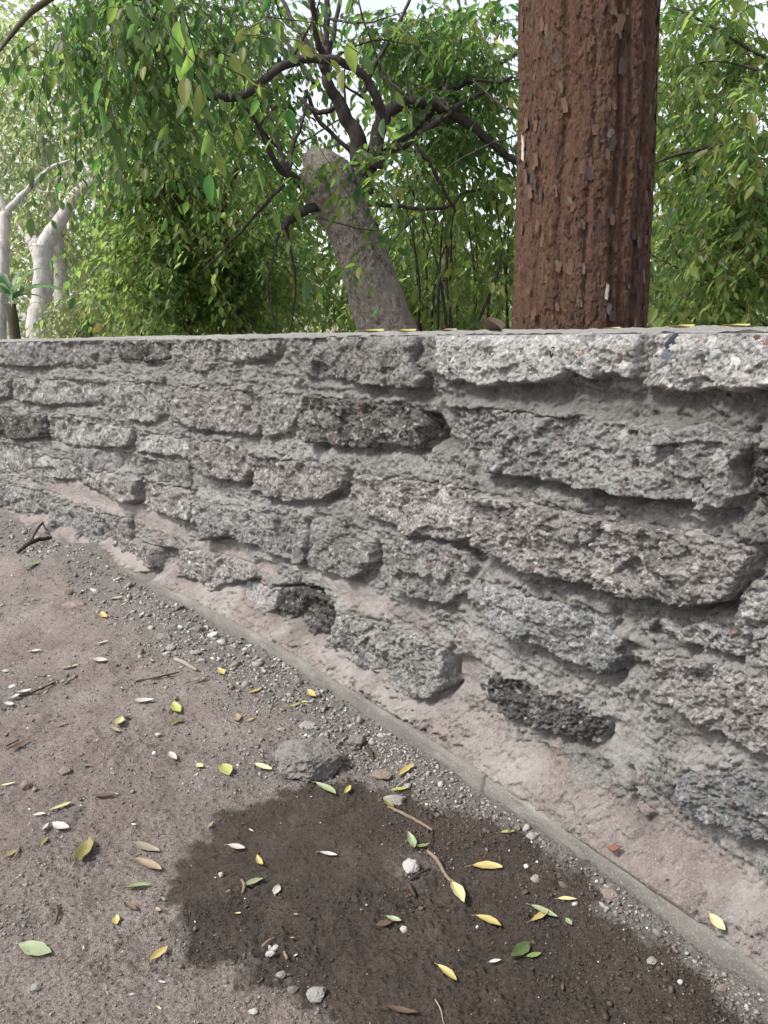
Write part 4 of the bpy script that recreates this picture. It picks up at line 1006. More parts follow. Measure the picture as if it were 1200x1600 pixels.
# pale forked tree, far left
Y = 8.0; s = pxw(Y)
p = path([(58, 530), (64, 470), (68, 420), (66, 382)], Y)
simple_tree(to_ground(p[0]), 'pale smooth-barked tree with one raised limb at the far left', [('trunk', [to_ground(p[0])] + p, [.13, 17 * s, 15.5 * s, 14.5 * s, 17 * s], {'k': 14, 'n': 40, 'wob': .06}), ('branch', path([(66, 400), (76, 372), (96, 342), (112, 312), (134, 290), (165, 268), (200, 250)], Y), [15 * s, 12.5 * s, 10 * s, 9 * s, 8 * s, 6.5 * s, 4 * s], {'k': 12, 'n': 36, 'wob': .06}), ('branch', path([(62, 392), (50, 376), (42, 370)], Y), [13 * s, 10 * s, 5 * s], {'k': 10})], M_PALE,
            [(190, 230, 60, 40, 8, .5, 26)], 'pale', .08, seed=411, twig_len=.4)
p = path([(2, 535), (4, 440), (8, 350), (10, 325)], 7.0); s = pxw(7.0)
simple_tree(to_ground(p[0]), 'slim pale tree at the extreme left edge with a thin fork', [('trunk', [to_ground(p[0])] + p, [.09, 10 * s, 9 * s, 8 * s, 7 * s], {'k': 10}), ('branch', path([(9, 332), (28, 312), (52, 288), (80, 262), (110, 250)], 7.0), [6 * s, 5 * s, 4 * s, 3 * s, 1.5 * s], {}), ('branch', path([(9, 328), (-8, 290), (-20, 250)], 7.0), [5 * s, 4 * s, 2 * s], {}), ('branch', path([(52, 288), (66, 300), (92, 300), (120, 306)], 7.0), [2 * s, 2 * s, 1.5 * s, 1 * s], {'k': 5})], M_PALE,
            [(60, 250, 70, 50, 7.2, .4, 26)], 'pale', .07, seed=421, twig_len=.4)
# sword-leaved plant by the pale trunk
sp = empty('sword_leaved_plant', tuple(to_ground(at(18, 500, 6.3))), 'pale green sword-leaved plant below the pale trunk at far left', 'plant')
M_SWORD = mat_leaf('sword_leaf', [(.10, .17, .09), (.16, .24, .14)], ((.15, .3, .12), (.3, .45, .2)), .35, False)
b0 = at(16, 470, 6.3)
tube('stem', [sp.location, b0 - np.array([0, 0, .02])], [.05, .04], M_TWIG, sp, n=8, k=8)
for i in range(18):
    a = i * 2.4; el = .5 + .9 * ((i * 7) % 10) / 10; L = .42 + .22 * ((i * 3) % 5) / 5
    t = np.linspace(0, 1, 8)[:, None]; dr = np.array([math.cos(a) * math.cos(el), math.sin(a) * math.cos(el), math.sin(el)])
    C = b0 + dr * L * t + np.array([0, 0, -.28]) * t ** 2.2
    sd2 = unit(np.cross(dr, [0, 0, 1.0])); w = .026 * (1 - t ** 2.5) * (.5 + .5 * np.minimum(1, t * 5)) + .001
    up = np.cross(sd2, dr) * .012
    V = np.concatenate([C - sd2 * w + up, C, C + sd2 * w + up]); q = np.concatenate([grid_faces(3, 8)])
    obj('leaf', make_mesh('leaf', V - np.array(sp.location), [q], True, None, [M_SWORD]), sp)
# low shrubs behind the wall at the left
for (px, py, rx, ry, YY, lab, lv) in ((215, 470, 70, 60, 6.2, 'low pale green shrub between pale trunk and dense tree', 'mid'), (130, 500, 50, 40, 6.8, 'small bright shrub right beside the pale forked trunk', 'pale')):
    b0 = to_ground(at(px, 520, YY))
    simple_tree(b0, lab, [('stem', [b0, at(px - 12 + 8 * k, py + 20, YY)], [.014, .008], {'k': 5, 'n': 8}) for k in range(4)], M_TWIG, [(px, py, rx, ry, YY, .4, 120)], lv, .062, cat='shrub', name='shrub', seed=430 + px, twig_len=.3, per=10, clump=-.1)
# trees standing farther back
BACK = [
 (60, 200, 150, 170, 11, 1.6, 460, 'pale', 'yellowish tree high behind the slim pale trunks'),
 (170, 400, 130, 130, 12, 1.5, 440, 'pale', 'light green bushy tree behind the pale forked trunk'),
 (260, 90, 170, 150, 10, 1.5, 430, 'mid', 'tall green tree behind the drooping leaves at upper left'),
 (390, 340, 130, 190, 9, 1.2, 460, 'mid', 'green tree hidden deep behind the dense leafy tree'),
 (640, 400, 150, 140, 8.5, 1.2, 420, 'mid', 'sunny green tree seen between the leaning and upright trunks'),
 (680, 120, 130, 110, 9.5, 1.2, 210, 'mid', 'green tree high behind the branches of the leaning trunk'),
 (1090, 420, 150, 150, 8.5, 1.2, 460, 'mid', 'green tree low behind the side branches on the right'),
 (1060, 140, 110, 170, 10, 1.2, 300, 'mid', 'thin green tree high behind the right edge of the red trunk'),
]
for i, (px, py, rx, ry, YY, dep, n, lv, lab) in enumerate(BACK):
    b0 = to_ground(at(px + 20, 520, YY)); c = at(px, py, YY)
    simple_tree(b0, lab, [('trunk', [b0, (b0 + c) / 2 + np.array([.15, 0, 0]), c], [.11, .09, .04], {}), ('branch', [(b0 + c) / 2, c + np.array([-.7, .1, .2])], [.05, .02], {}), ('branch', [(b0 + c * 2) / 3, c + np.array([.7, -.1, .4])], [.04, .015], {})], M_TWIG if lv == 'mid' else M_PALE,
                [(px, py, rx, ry, YY, dep, n)], lv, .11, seed=451 + i * 13, twig_len=.6, per=11, group='trees farther back behind the wall', clump=-.08)
# the wood beyond, one mass
def build_wood():
    r0 = bpy.data.objects.new('wood', None)
    blobs = [(-150, 380, 320, 190, 17, 2, 260), (150, 430, 300, 130, 18, 2, 260), (450, 470, 260, 80, 18, 2, 170), (750, 470, 260, 70, 17, 2, 170), (1050, 450, 260, 90, 17, 2, 190), (1350, 380, 260, 180, 17, 2, 200), (30, 150, 200, 130, 19, 2, 160)]
    S = blob_points(blobs, -.12, 77); rs = np.random.default_rng(78)
    P = np.repeat(S, 26, 0) + rs.normal(size=(len(S) * 26, 3)) * .38
    ax = unit(rs.normal(size=P.shape) + np.array([0, 0, -.5])); nr = unit(rs.normal(size=P.shape) * .8 + np.array([0, 0, 1.0]))
    V, _ = leaf_verts(P, ax, nr, rs.uniform(.10, .2, len(P)))
    b0 = (np.arange(len(P)) * 6)[:, None, None]
    me = make_mesh('far_wood', V[:, :6].reshape(-1, 3), [(LFQ[None] + b0).reshape(-1, 4)], False, {'tint': np.repeat(rs.uniform(0, 1, len(P)), 6)}, [LV['pale'][0]])
    bpy.data.objects.remove(r0)
    tag(obj('far_wood', me), 'far green wood beyond the garden trees', None, None, 'stuff')
build_wood()

# ------------------------------------------------------------------ what lies on the ground and on the wall
def gpt(px, py):
    p = on_z(px, py); 
    for _ in range(3): p = on_z(px, py, float(gh(np.array([p[0]]), np.array([p[1]]), False)[0]))
    return p
FL = {
 'yellow': [(.42, .33, .10), (.50, .41, .16), (.38, .26, .08)], 'paleyellow': [(.55, .49, .22), (.62, .56, .30)], 'green': [(.14, .20, .055), (.22, .28, .09)], 'olive': [(.15, .14, .035), (.24, .21, .06)],
 'palegreen': [(.22, .28, .14), (.33, .38, .22)], 'tan': [(.23, .165, .105), (.34, .26, .18)], 'pink': [(.48, .38, .33), (.58, .49, .44)], 'white': [(.44, .41, .365), (.54, .505, .46)], 'brown': [(.085, .05, .03), (.15, .09, .055)],
 'greytan': [(.22, .18, .13), (.29, .25, .19)], 'darkgreen': [(.05, .085, .025), (.10, .14, .045)], 'yellowgreen': [(.32, .36, .09), (.44, .45, .15)],
}
FL = {k: [tuple(v * .72 + .012 for v in c) for c in cs] for k, cs in FL.items()}
FM = {}
for k, c in FL.items():
    t = NT('fallen_leaf_' + k)
    col = t.ramp(t.noise(38, 4, .65), [(.32, c[0]), (.6, c[1])] + ([(.75, c[2])] if len(c) > 2 else []))
    col = t.mix(t.math('MULTIPLY', t.ramp(t.noise(150, 3, .6), [(.60, 0.0), (.70, 1.0)]), .3), col, tuple(v * .55 for v in c[0]))
    FM[k] = t.done(col, t.bump(t.noise(200, 3, .6), .3, .001), .5, .35)
def fallen_leaf_mesh(L, W, curl, fold, twist, stem, mat, seed):
    n, m = 12, 5
    t = np.linspace(0, 1, n)[:, None]; s = np.linspace(-1, 1, m)[None]
    rs = np.random.default_rng(seed)
    wid = np.sin(np.pi * np.clip(t, 0, 1) ** rs.uniform(.8, 1.15)) ** .85
    y = s * wid * W / 2 * (1 + .06 * np.sin(t * 19 + seed) * np.sign(s))
    bend = rs.uniform(-.05, .05)
    x = (t - .5) * L + 0 * s; y = y + bend * L * (1 - (2 * t - 1) ** 2)
    z = curl * L * ((2 * t - 1) ** 2) * .5 + fold * np.abs(s) ** 1.3 * wid * W / 2 + twist * (t - .5) * s * W * .6 + .02 * L * fbm(t * 3 + seed, s * 1.5 + 0 * t, s=seed % 97, octv=2)
    V = np.stack([x + 0 * s, y + 0 * s, z + 0 * s], -1).reshape(-1, 3)
    F = [grid_faces(n, m)]
    if stem:
        b = len(V); a = np.array([-.5 * L, 0, curl * L * .5]); r = L * .012
        st = []
        for k, tt in enumerate((0, .5, 1)):
            c = a + np.array([-stem * L * tt, bend * L * -tt, -curl * L * .4 * tt])
            st += [c + np.array([0, r, 0]), c + np.array([0, -r * .5, r]), c + np.array([0, -r * .5, -r])]
        V = np.concatenate([V, st])
        i = np.arange(6).reshape(2, 3); i = np.arange(9).reshape(3, 3); j = np.roll(i, -1, 1)
        F = [np.concatenate([F[0], np.stack([i[:-1], j[:-1], j[1:], i[1:]], -1).reshape(-1, 4) + b])]
    V[:, 2] -= V[:, 2].min()
    return make_mesh('fallen_leaf', V, F, True, None, [mat])
def lay_leaf(x1, y1, x2, y2, col, wr, curl, fold, label, group='leaves fallen on the earth', seed=0, plane=None, lift=.001):
    if plane is None: a, b = gpt(x1, y1), gpt(x2, y2)
    else: a, b = on_z(x1, y1, plane), on_z(x2, y2, plane)
    d = b - a; L = float(np.hypot(d[0], d[1])); L = min(L, .12)
    if plane is None:
        tt = np.linspace(0, 1, 9); nx, ny = -d[1] / (L + 1e-6), d[0] / (L + 1e-6); ww = np.array([-.5, 0, .5]) * L * wr
        gx = a[0] + d[0] * tt[:, None] + nx * ww; gy = a[1] + d[1] * tt[:, None] + ny * ww
        zz = gh(gx.ravel(), gy.ravel()).reshape(gx.shape); pl = a[2] + (b[2] - a[2]) * tt[:, None]
        lift = float(np.percentile(zz - pl, 88)) + .0022
    me = fallen_leaf_mesh(L, L * wr, curl, fold, random.uniform(-.4, .4), .16, FM[col], seed)
    o = obj('fallen_leaf', me); o.location = tuple((a + b) / 2 + np.array([0, 0, lift])); o.rotation_euler = (random.uniform(-.12, .12), -math.asin(np.clip((b[2] - a[2]) / max(L, 1e-3), -.3, .3)), math.atan2(d[1], d[0]))
    tag(o, label, 'leaf', group)
    return o
LEAVES = [
 (2,1232,30,1225,'paleyellow',.2,.1,.3,'pale yellow narrow leaf cut by the left edge of the picture'),
 (74,1272,112,1258,'paleyellow',.24,.1,.4,'long pale yellow leaf beside two pinkish ones at the left'),
 (50,1278,72,1275,'pink',.35,.1,.5,'small pinkish leaf touching the long pale yellow one'),
 (83,1292,110,1301,'pink',.42,.15,.4,'broad pinkish dry leaf below the long pale yellow one'),
 (65,1303,77,1291,'pink',.4,.3,.6,'tiny curled pink leaf left of the broad pinkish one'),
 (63,1326,77,1311,'olive',.45,.1,.4,'small olive leaf standing out on the left earth'),
 (6,1342,29,1332,'olive',.4,.15,.3,'olive leaf beside a curled stem at the left edge'),
 (119,1354,140,1318,'olive',.36,.2,.5,'green and yellow leaf pointing down on the left earth'),
 (207,1322,251,1335,'greytan',.28,.1,.3,'grey withered leaf lying above the tan and yellow one'),
 (210,1349,254,1367,'tan',.26,.2,.5,'tan leaf with a yellow tip left of the wet patch'),
 (193,1393,234,1387,'green',.24,.1,.9,'rolled green leaf left of the wet patch'),
 (194,1414,214,1426,'brown',.3,.2,.6,'small brown leaf below the rolled green one'),
 (182,1450,183,1434,'yellow',.5,.2,.4,'tiny yellow leaf standing on end on the left earth'),
 (30,1480,82,1494,'palegreen',.42,.08,.25,'large pale green leaf at the lower left'),
 (232,1507,263,1484,'yellow',.36,.12,.4,'yellow speckled leaf at the lower left of the wet patch'),
 (346,1200,359,1218,'yellowgreen',.6,.1,.3,'rounded yellow-green leaf above the wet patch edge'),
 (242,1216,257,1214,'tan',.4,.1,.3,'small tan and yellow leaf left of the rounded yellow-green one'),
 (143,1248,182,1246,'brown',.2,.1,.4,'long dark brown leaf on the left earth'),
 (126,1200,145,1198,'green',.25,.1,.4,'narrow green leaf high on the left earth'),
 (324,1298,334,1287,'tan',.35,.1,.3,'thin tan leaf at the upper left rim of the wet patch'),
 (356,1328,384,1334,'pink',.38,.15,.4,'pale pink leaf inside the left of the wet patch'),
 (263,1181,277,1193,'pink',.4,.1,.4,'pale leaf on the grit above the wet patch'),
 (308,1198,318,1203,'paleyellow',.5,.1,.3,'tiny pale yellow leaf near the rounded yellow-green one'),
 (143,1034,168,1036,'white',.5,.3,.6,'crumpled white dry leaf high on the left earth'),
 (148,1010,170,1004,'white',.3,.1,.4,'flat whitish leaf above the crumpled white one'),
 (90,1049,122,1042,'palegreen',.22,.1,.4,'pale greenish narrow leaf left of the crumpled white one'),
 (209,1100,242,1098,'white',.35,.25,.6,'bright white torn leaf in the middle of the dry earth'),
 (271,1103,281,1119,'yellowgreen',.5,.3,.4,'small upright yellow-green leaf beside the dark olive one'),
 (264,1134,287,1128,'olive',.35,.1,.4,'dark olive leaf under the small upright yellow-green one'),
 (184,1139,191,1125,'paleyellow',.5,.3,.5,'folded cream leaf next to a brown one on dry earth'),
 (190,1126,208,1121,'brown',.3,.2,.4,'brown leaf joined to the folded cream one'),
 (172,1142,189,1149,'tan',.3,.2,.4,'curved tan leaf under the folded cream one'),
 (84,1137,106,1131,'greytan',.3,.1,.4,'flat grey leaf above the long brown curled one'),
 (14,1176,48,1158,'brown',.3,.3,.4,'long curled brown leaf at the left edge'),
 (44,1022,66,1019,'white',.3,.2,.6,'small white leaf at the far left of the earth'),
 (158,960,167,969,'yellow',.4,.3,.5,'small yellow leaf nearest the wall foot on the left earth'),
 (172,940,191,936,'pink',.35,.1,.4,'pale leaf right of the flat brown stone'),
 (38,892,64,880,'green',.3,.1,.4,'green leaf farthest away near the buried wall foot'),
 (341,1048,350,1058,'yellow',.5,.2,.4,'small yellow leaf beside the grit heap at the wall foot'),
 (294,1069,330,1062,'brown',.12,.1,.4,'thin brown leaf below the grit heap'),
 (389,1085,411,1077,'yellow',.3,.1,.4,'narrow yellow leaf on dry earth in the middle'),
 (482,1084,494,1095,'yellow',.4,.2,.4,'yellow leaf closest to the footing in the middle'),
 (471,1100,484,1102,'yellowgreen',.4,.1,.4,'yellow-green leaf under the yellow one by the footing'),
 (450,1107,470,1101,'yellowgreen',.25,.1,.4,'narrow yellow-green leaf left of two by the footing'),
 (384,1130,399,1124,'yellow',.3,.1,.4,'small yellow leaf left of the grit below the footing'),
 (368,1120,373,1131,'tan',.5,.2,.4,'short tan leaf left of the small yellow one'),
 (395,1196,425,1205,'paleyellow',.3,.15,.5,'pale yellow leaf just left of the big grey rock'),
 (494,1230,526,1249,'palegreen',.24,.1,.5,'pale green narrow leaf just below the big grey rock'),
 (538,1246,548,1233,'yellow',.4,.2,.5,'small yellow-brown leaf right of the pale green narrow one'),
 (622,1220,648,1199,'yellow',.3,.15,.8,'yellow rolled leaf on the grit right of the flat pink stone'),
 (611,1239,640,1235,'yellowgreen',.28,.1,.4,'yellow-green leaf below the yellow rolled one on grit'),
 (601,1254,616,1267,'olive',.4,.2,.4,'olive leaf at the top end of the long dark twig'),
 (498,1335,527,1341,'white',.28,.2,.5,'whitish leaf in the middle of the wet patch'),
 (402,1343,411,1359,'yellow',.35,.3,.6,'small yellow leaf upright in the left of the wet patch'),
 (379,1389,412,1377,'palegreen',.32,.12,.6,'pale green leaf crossing a brown stub in the wet patch'),
 (430,1402,437,1386,'white',.5,.1,.3,'small white oval leaf in the left of the wet patch'),
 (638,1308,648,1334,'palegreen',.3,.3,.6,'pale bent leaf by the middle of the dark twig'),
 (644,1327,671,1324,'green',.28,.2,.4,'green leaf joined to the pale bent one by the twig'),
 (736,1357,785,1359,'yellow',.33,.06,.35,'broad flat yellow leaf in the wet patch, the largest yellow one'),
 (704,1387,726,1420,'paleyellow',.34,.1,.6,'pale yellow leaf at the lower end of the dark twig'),
 (744,1437,784,1454,'yellow',.34,.1,.4,'yellow leaf below the broad flat yellow one'),
 (604,1435,628,1443,'palegreen',.36,.25,.6,'pale green cupped leaf beside a brown one in the wet patch'),
 (588,1452,616,1447,'brown',.42,.1,.2,'sunken brown leaf left of the pale green cupped one'),
 (684,1514,714,1540,'yellow',.34,.1,.5,'bright yellow leaf lowest in the wet patch'),
 (764,1508,784,1504,'white',.36,.1,.5,'small cream leaf left of the two dark green ones'),
 (604,1581,656,1591,'brown',.22,.25,.5,'long brown dry leaf at the bottom edge'),
 (783,1304,806,1302,'yellowgreen',.3,.1,.4,'yellow-green leaf where the wet patch meets the grit'),
 (872,1408,903,1409,'paleyellow',.24,.1,.5,'narrow pale yellow leaf nearest the footing on wet earth'),
 (828,1419,871,1438,'palegreen',.3,.1,.4,'green leaf lying under a crossing yellow one'),
 (829,1443,857,1425,'yellow',.28,.1,.6,'yellow leaf lying across a green one'),
 (884,1440,893,1451,'palegreen',.62,.1,.3,'tiny pale green leaf right of the crossed pair'),
 (798,1502,828,1479,'darkgreen',.42,.15,.5,'dark green leaf, left of two overlapping near the bottom'),
 (822,1499,846,1493,'green',.36,.1,.4,'mid green leaf, right of two overlapping near the bottom'),
 (10,839,24,836,'white',.3,.1,.4,'pale leaf at the far left below the wall'),
 (62,901,80,897,'greytan',.2,.1,.4,'thin grey leaf at far left beyond the green one'),
 (198,895,212,899,'tan',.3,.1,.4,'tan leaf in the crumbly earth along the buried wall foot'),
 (0,1340,0,1341,'tan',.3,.1,.4,''),
]
for i, (x1, y1, x2, y2, c, wr, cu, fo, lab) in enumerate(LEAVES):
    if lab: lay_leaf(x1, y1, x2, y2, c, wr, cu, fo, lab, seed=i + 3)
# small nameless bits of dry leaf that nothing tells apart
rs = np.random.default_rng(41)
for i in range(26):
    x, y = rs.uniform(0, 520), rs.uniform(880, 1590)
    if y > 1230 and x > 270: x *= .5
    if y < 930 + (x - 100) * .65: y = 1000 + (x) * .6 + rs.uniform(0, 250)
    a = rs.uniform(0, 6.28); l = rs.uniform(4, 7)
    lay_leaf(x - math.cos(a) * l, y - math.sin(a) * l * .5, x + math.cos(a) * l, y + math.sin(a) * l * .5, ['tan', 'greytan', 'pink', 'white', 'brown', 'paleyellow'][i % 6], rs.uniform(.2, .5), .2, .4, 'tiny scrap of dry leaf on the bare earth', 'scraps of dry leaf on the bare earth', seed=i + 900)
# leaves on the wall top, the footing and the dry curled one
def top_pt(px, py): return on_z(px, py, H + .004)
for x1, y1, x2, y2, c, lab in ((560,519,612,517,'yellowgreen','yellow-green leaf on the wall top before the leaning trunk'), (622,519,656,517.5,'yellow','yellow leaf on the wall top right of the leaning trunk'), (955,513.5,975,512.5,'yellow','small yellow leaf on the wall top before the red trunk'), (1052,511.5,1092,509.5,'yellow','long yellow leaf on the wall top right of the red trunk'), (1140,508.5,1176,506.5,'yellow','yellow leaf on the wall top near the right edge'), (690,519.5,720,518.5,'tan','tan leaf on the wall top between the two trunks')):
    m = at((x1 + x2) / 2, (y1 + y2) / 2, 1.0); u, v = wall_uv((x1 + x2) / 2, (y1 + y2) / 2, -.08)
    c0 = wall_pt(np.array(u), H + .004, -.07); Lx = float(np.hypot(c0[0], c0[1]) * (x2 - x1) / FOC); Lx = min(Lx, .055)
    me = fallen_leaf_mesh(Lx, Lx * .42, .15, .45, .3, .15, FM[c], int(x1))
    o = obj('fallen_leaf', me); o.location = tuple(c0); o.rotation_euler = (.1, 0, random.uniform(-.3, .3)); tag(o, lab, 'leaf', 'leaves on the wall top')
u, v = wall_uv(764, 514, -.1); c0 = wall_pt(np.array(u), H + .003, -.10)
o = obj('fallen_leaf', fallen_leaf_mesh(.05, .034, .55, 1.1, .8, .2, FM['brown'], 5)); o.location = tuple(c0); o.rotation_euler = (.5, .3, .5); tag(o, 'curled brown dry leaf standing on the wall top', 'leaf', 'leaves on the wall top')
u, v = wall_uv(1128, 1470, FOOT_W - .02); c0 = wall_pt(np.array(u), .043, FOOT_W - .004)
o = obj('fallen_leaf', fallen_leaf_mesh(.026, .013, .1, .4, .2, 0, FM['paleyellow'], 9)); o.location = tuple(c0); o.rotation_euler = (.35, .3, -1.0); tag(o, 'small yellow oval leaf resting on the concrete footing', 'leaf', 'leaves fallen on the earth')

# stones lying on the ground
def mat_rock(nm, c): return mat_plain(nm, [tuple(v * .6 for v in c), c, tuple(min(1, v * 1.35) for v in c)], 40, .92, .7, .004)
RK = {'grey': mat_rock('rock_grey', (.20, .188, .176)), 'white': mat_rock('rock_white', (.50, .48, .45)), 'pink': mat_rock('rock_pinkish', (.26, .20, .175)), 'red': mat_rock('rock_red', (.24, .11, .08)), 'pale': mat_rock('rock_pale', (.33, .315, .295)), 'dark': mat_rock('rock_dark', (.085, .08, .077))}
def lay_rock(px, py, w, hgt, dep, c, label, seed, nm='stone', cat='stone', sink=.3, sub=4, group=None, facet=.8, rz=0):
    p = gpt(px, py); s = np.linalg.norm(p - CAM) / FOC * w / 2
    me = rock_mesh(nm, sub, .35, seed, (1, dep, hgt), facet); me.materials.append(RK[c])
    o = obj(nm, me); o.scale = (s, s, s); o.location = (p[0], p[1], p[2] + s * hgt * (1 - 2 * sink)); o.rotation_euler = (0, 0, rz)
    tag(o, label, cat, group); return o
lay_rock(490, 1202, 94, .72, .85, 'grey', 'large angular grey rock half sunk above the wet patch', 3, 'rock', 'rock', .22, 5)
lay_rock(596, 1213, 36, .3, .8, 'pink', 'flat pinkish stone on the grit right of the large rock', 5)
lay_rock(617, 1252, 34, .45, .7, 'pale', 'grey stone at the head of the dark twig', 15)
lay_rock(560, 1160, 30, .6, .8, 'grey', 'small grey lump above the large rock', 25)
lay_rock(642, 1362, 26, .85, .9, 'white', 'round white pebble in the wet patch by the dark twig', 7, 'pebble', 'pebble', .2)
lay_rock(631, 1455, 11, .8, .9, 'white', 'small white pebble by the pale green cupped leaf', 9, 'pebble', 'pebble', .2)
lay_rock(494, 1557, 30, .7, .8, 'pale', 'grizzled pale pebble at the lower rim of the wet patch', 11, 'pebble', 'pebble', .25)
lay_rock(458, 1549, 16, .7, .9, 'grey', 'dark round pebble left of the grizzled pale one', 12, 'pebble', 'pebble', .3)
lay_rock(439, 1525, 14, .7, .9, 'pale', 'dull pebble above the dark round one at the wet rim', 13, 'pebble', 'pebble', .3)
for k, (x, y, w) in enumerate(((423, 1494, 13), (430, 1484, 11), (421, 1483, 8))):
    lay_rock(x, y, w, .8, .9, 'white', ('lowest of three white chips clustered in the wet patch', 'right hand one of three white chips clustered in wet earth', 'smallest of three white chips clustered in the wet patch')[k], 20 + k, 'pebble', 'pebble', .15, 3)
lay_rock(1018, 1503, 16, .6, .8, 'pale', 'grey pebble in the wet earth near the footing', 31, 'pebble', 'pebble', .3)
lay_rock(1063, 1537, 8, .9, .7, 'white', 'white chip in the wet earth near the bottom right', 32, 'pebble', 'pebble', .2, 3)
lay_rock(1127, 1546, 15, .5, .6, 'pink', 'tan pebble against the footing at the bottom right', 33, 'pebble', 'pebble', .3)
lay_rock(837, 1376, 14, .8, .9, 'pale', 'pale grey pebble on the grit beside the wet patch', 34, 'pebble', 'pebble', .3)
lay_rock(829, 1308, 16, .7, .8, 'pale', 'pale lump of mortar on the grit under the footing', 35, 'pebble', 'pebble', .3)
lay_rock(952, 1398, 26, .35, .8, 'pink', 'flat pinkish lump on the grit under the footing', 36, 'pebble', 'pebble', .35)
lay_rock(898, 1414, 8, .8, .9, 'white', 'white crumb below the narrow pale yellow leaf', 37, 'pebble', 'pebble', .2, 3)
lay_rock(346, 1368, 9, .8, .9, 'white', 'white round pebble under the pale pink leaf', 38, 'pebble', 'pebble', .2, 3)
lay_rock(334, 996, 20, .6, .7, 'white', 'white angular stone on the grit heap at the wall foot', 41)
lay_rock(255, 996, 22, .45, .8, 'grey', 'flat grey stone on the left of the grit heap', 42)
lay_rock(268, 983, 18, .5, .8, 'grey', 'grey stone at the top of the grit heap', 43)
lay_rock(266, 1013, 16, .6, .8, 'pale', 'pale stone at the foot of the grit heap', 44)
lay_rock(305, 1022, 16, .6, .8, 'pale', 'pale stone right of the grit heap foot', 45)
lay_rock(315, 1034, 14, .5, .8, 'pale', 'small pale stone lowest in the grit heap', 46)
lay_rock(310, 985, 26, .4, .8, 'grey', 'broad grey stone in the grit heap under the footing', 47)
lay_rock(117, 948, 40, .25, .6, 'pink', 'flat brown slab lying on the earth at the left', 51)
lay_rock(107, 927, 15, .9, .8, 'pink', 'pinkish stone standing by the flat brown slab', 52)
lay_rock(20, 1074, 11, .5, .8, 'white', 'white chip at the left edge of the earth', 53, 'pebble', 'pebble', .2, 3)
lay_rock(9, 1050, 9, .6, .8, 'white', 'white crumb above the white chip at the left edge', 54, 'pebble', 'pebble', .2, 3)
lay_rock(248, 1149, 9, .6, .8, 'white', 'cream pebble below the dark olive leaf', 55, 'pebble', 'pebble', .2, 3)
lay_rock(41, 1230, 18, .8, .9, 'pink', 'brown round stone right of the pale yellow leaf at left', 56)
lay_rock(57, 1544, 14, .7, .9, 'pale', 'grey pebble below the large pale green leaf', 57, 'pebble', 'pebble', .25)
lay_rock(100, 1206, 20, .5, .8, 'pink', 'mossy brown clod high on the left earth', 58)
lay_rock(396, 1582, 14, .5, .6, 'white', 'white scrap of stone at the bottom edge', 59, 'pebble', 'pebble', .2, 3)
lay_rock(440, 1141, 14, .5, .8, 'pale', 'pale stone on the grit below the footing', 60)
lay_rock(480, 1135, 26, .4, .7, 'pale', 'pale flat stone in the grit left of the footing', 61)
# a chip of brick on the footing
u, v = wall_uv(955, 1342, FOOT_W); c0 = wall_pt(np.array(u), .048, FOOT_W - .004)
me = rock_mesh('brick_chip', 2, .2, 77, (1, .45, .35), .8); me.materials.append(RK['red'])
o = obj('brick_chip', me); o.scale = (.013,) * 3; o.location = tuple(c0); o.rotation_euler = (.4, -.3, -.5); tag(o, 'reddish chip of brick lying on the footing edge', 'chip')

# twigs and sticks
M_STICK = {'dark': mat_plain('stick_dark', [(.03, .02, .015), (.07, .048, .036)], 50, v=(1, 1, 1)), 'grey': mat_plain('stick_grey', [(.16, .135, .115), (.27, .235, .205)], 50), 'tan': mat_plain('stick_tan', [(.12, .085, .06), (.2, .15, .11)], 50)}
def lay_stick(pts, w, m, label, nm='twig', lift=.003):
    P = [gpt(x, y) + np.array([0, 0, lift * (1 + (k % 2))]) for k, (x, y) in enumerate(pts)]
    s = np.linalg.norm(P[0] - CAM) / FOC
    V, q, (c0, c1) = tube_VF(P, [v * s / 2 for v in w], n=26, k=7, wob=.15, seed=len(bpy.data.objects) % 91)
    o_ = P[0]; o = obj(nm, make_mesh(nm, V - o_, [q, np.array([c0, c1])], True, None, [M_STICK[m]])); o.location = tuple(o_)
    tag(o, label, 'twig'); return o
lay_stick([(606, 1262), (630, 1276), (655, 1287), (676, 1302)], [3, 5, 5, 3], 'tan', 'curved dark twig running from the olive leaf')
lay_stick([(668, 1332), (684, 1350), (698, 1372), (716, 1388)], [5, 6, 5, 3], 'tan', 'bent twig ending at the pale yellow leaf')
lay_stick([(676, 1302), (674, 1318), (669, 1330)], [2, 2, 2], 'dark', 'thin dark link between the two bent twigs')
lay_stick([(672, 1360), (655, 1370), (640, 1378)], [3, 4, 3], 'dark', 'short dark twig beside the round white pebble')
lay_stick([(636, 1382), (640, 1390), (648, 1402)], [6, 7, 4], 'dark', 'dark rotten stub below the round white pebble')
lay_stick([(28, 868), (52, 856), (80, 845)], [5, 7, 5], 'dark', 'thick dark stick leaning by the buried wall foot', 'stick', .012)
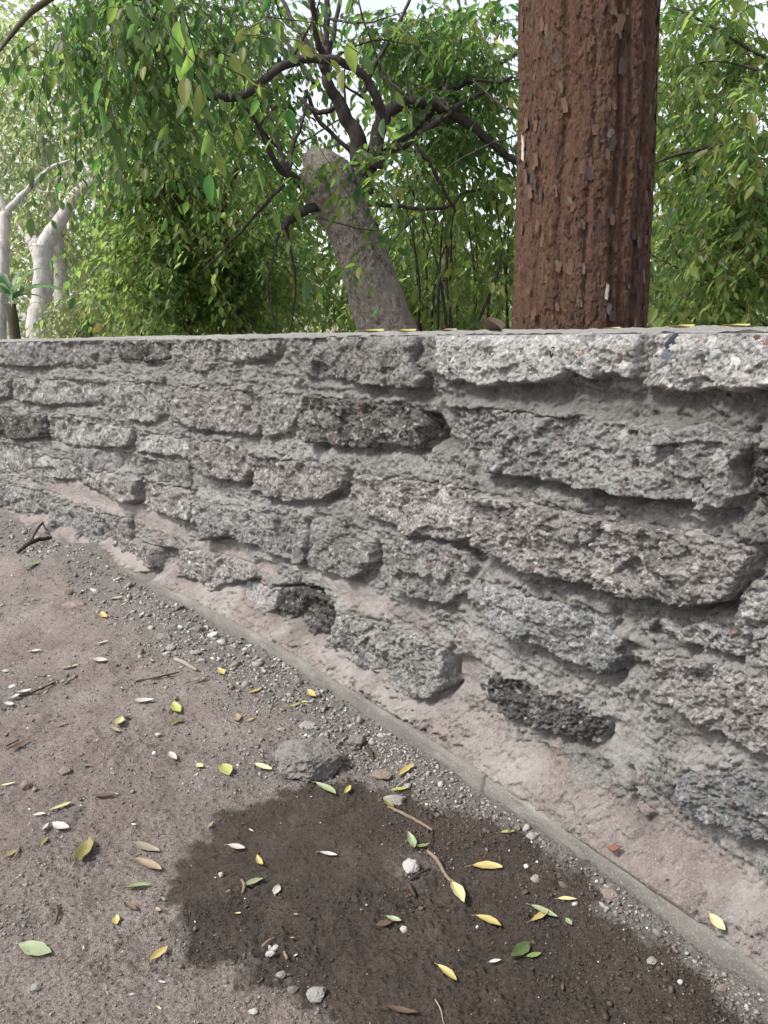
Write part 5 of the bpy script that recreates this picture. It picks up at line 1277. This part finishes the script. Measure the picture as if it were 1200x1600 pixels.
lay_stick([(50, 852), (62, 840), (70, 822)], [3, 4, 3], 'dark', 'thin dark stick crossing the thick one at far left', 'stick', .02)
lay_stick([(274, 1031), (290, 1040), (308, 1049)], [6, 7, 4], 'grey', 'short grey stick at the lower edge of the grit heap', 'stick')
lay_stick([(212, 1066), (245, 1062), (280, 1052)], [2.5, 3, 2], 'dark', 'dark twig left of the thin brown leaf')
lay_stick([(10, 1168), (30, 1160)], [2, 2], 'dark', 'short twig by the curled brown leaf')
lay_stick([(264, 1116), (272, 1106), (279, 1092)], [2, 2.5, 1.5], 'dark', 'fine dark twig beside the upright yellow-green leaf')
lay_stick([(90, 1418), (92, 1432), (87, 1446)], [3, 3.5, 2.5], 'dark', 'small curved black twig on the lower left earth')
lay_stick([(20, 1346), (28, 1338), (31, 1324)], [2.5, 3, 2.5], 'tan', 'curled tan stem beside the olive leaf at the left edge')
lay_stick([(380, 1398), (382, 1388), (378, 1378)], [5, 5, 4], 'tan', 'brown stub under the pale green leaf in wet earth')
lay_stick([(410, 1482), (420, 1476), (430, 1468)], [4, 4, 3], 'tan', 'reddish twig above the three white chips')
lay_stick([(444, 1490), (449, 1504)], [4, 4], 'tan', 'short grey-brown twig right of the three white chips')
lay_stick([(680, 1565), (688, 1582), (694, 1604)], [2, 2, 1.5], 'grey', 'fine pale root at the bottom of the wet patch')
lay_stick([(574, 1170), (580, 1182), (584, 1192)], [6, 7, 4], 'dark', 'dark flake of bark on the grit above the pink stone')
lay_stick([(620, 1232), (636, 1222), (652, 1210)], [3, 4, 4], 'grey', 'grey stick beneath the yellow rolled leaf')
lay_stick([(30, 1090), (55, 1084), (90, 1066)], [2, 2.5, 2], 'dark', 'thin dark twig beside the heap of white leaf scraps')
for i, (x1, y1, x2, y2) in enumerate(((4, 1104, 22, 1106), (16, 1098, 34, 1092), (24, 1090, 50, 1084))):
    lay_leaf(x1, y1, x2, y2, 'white', .5, .4, .8, ('left piece of the heap of curled white leaf scraps', 'middle piece of the heap of curled white leaf scraps', 'right piece of the heap of curled white leaf scraps')[i], seed=i + 700)
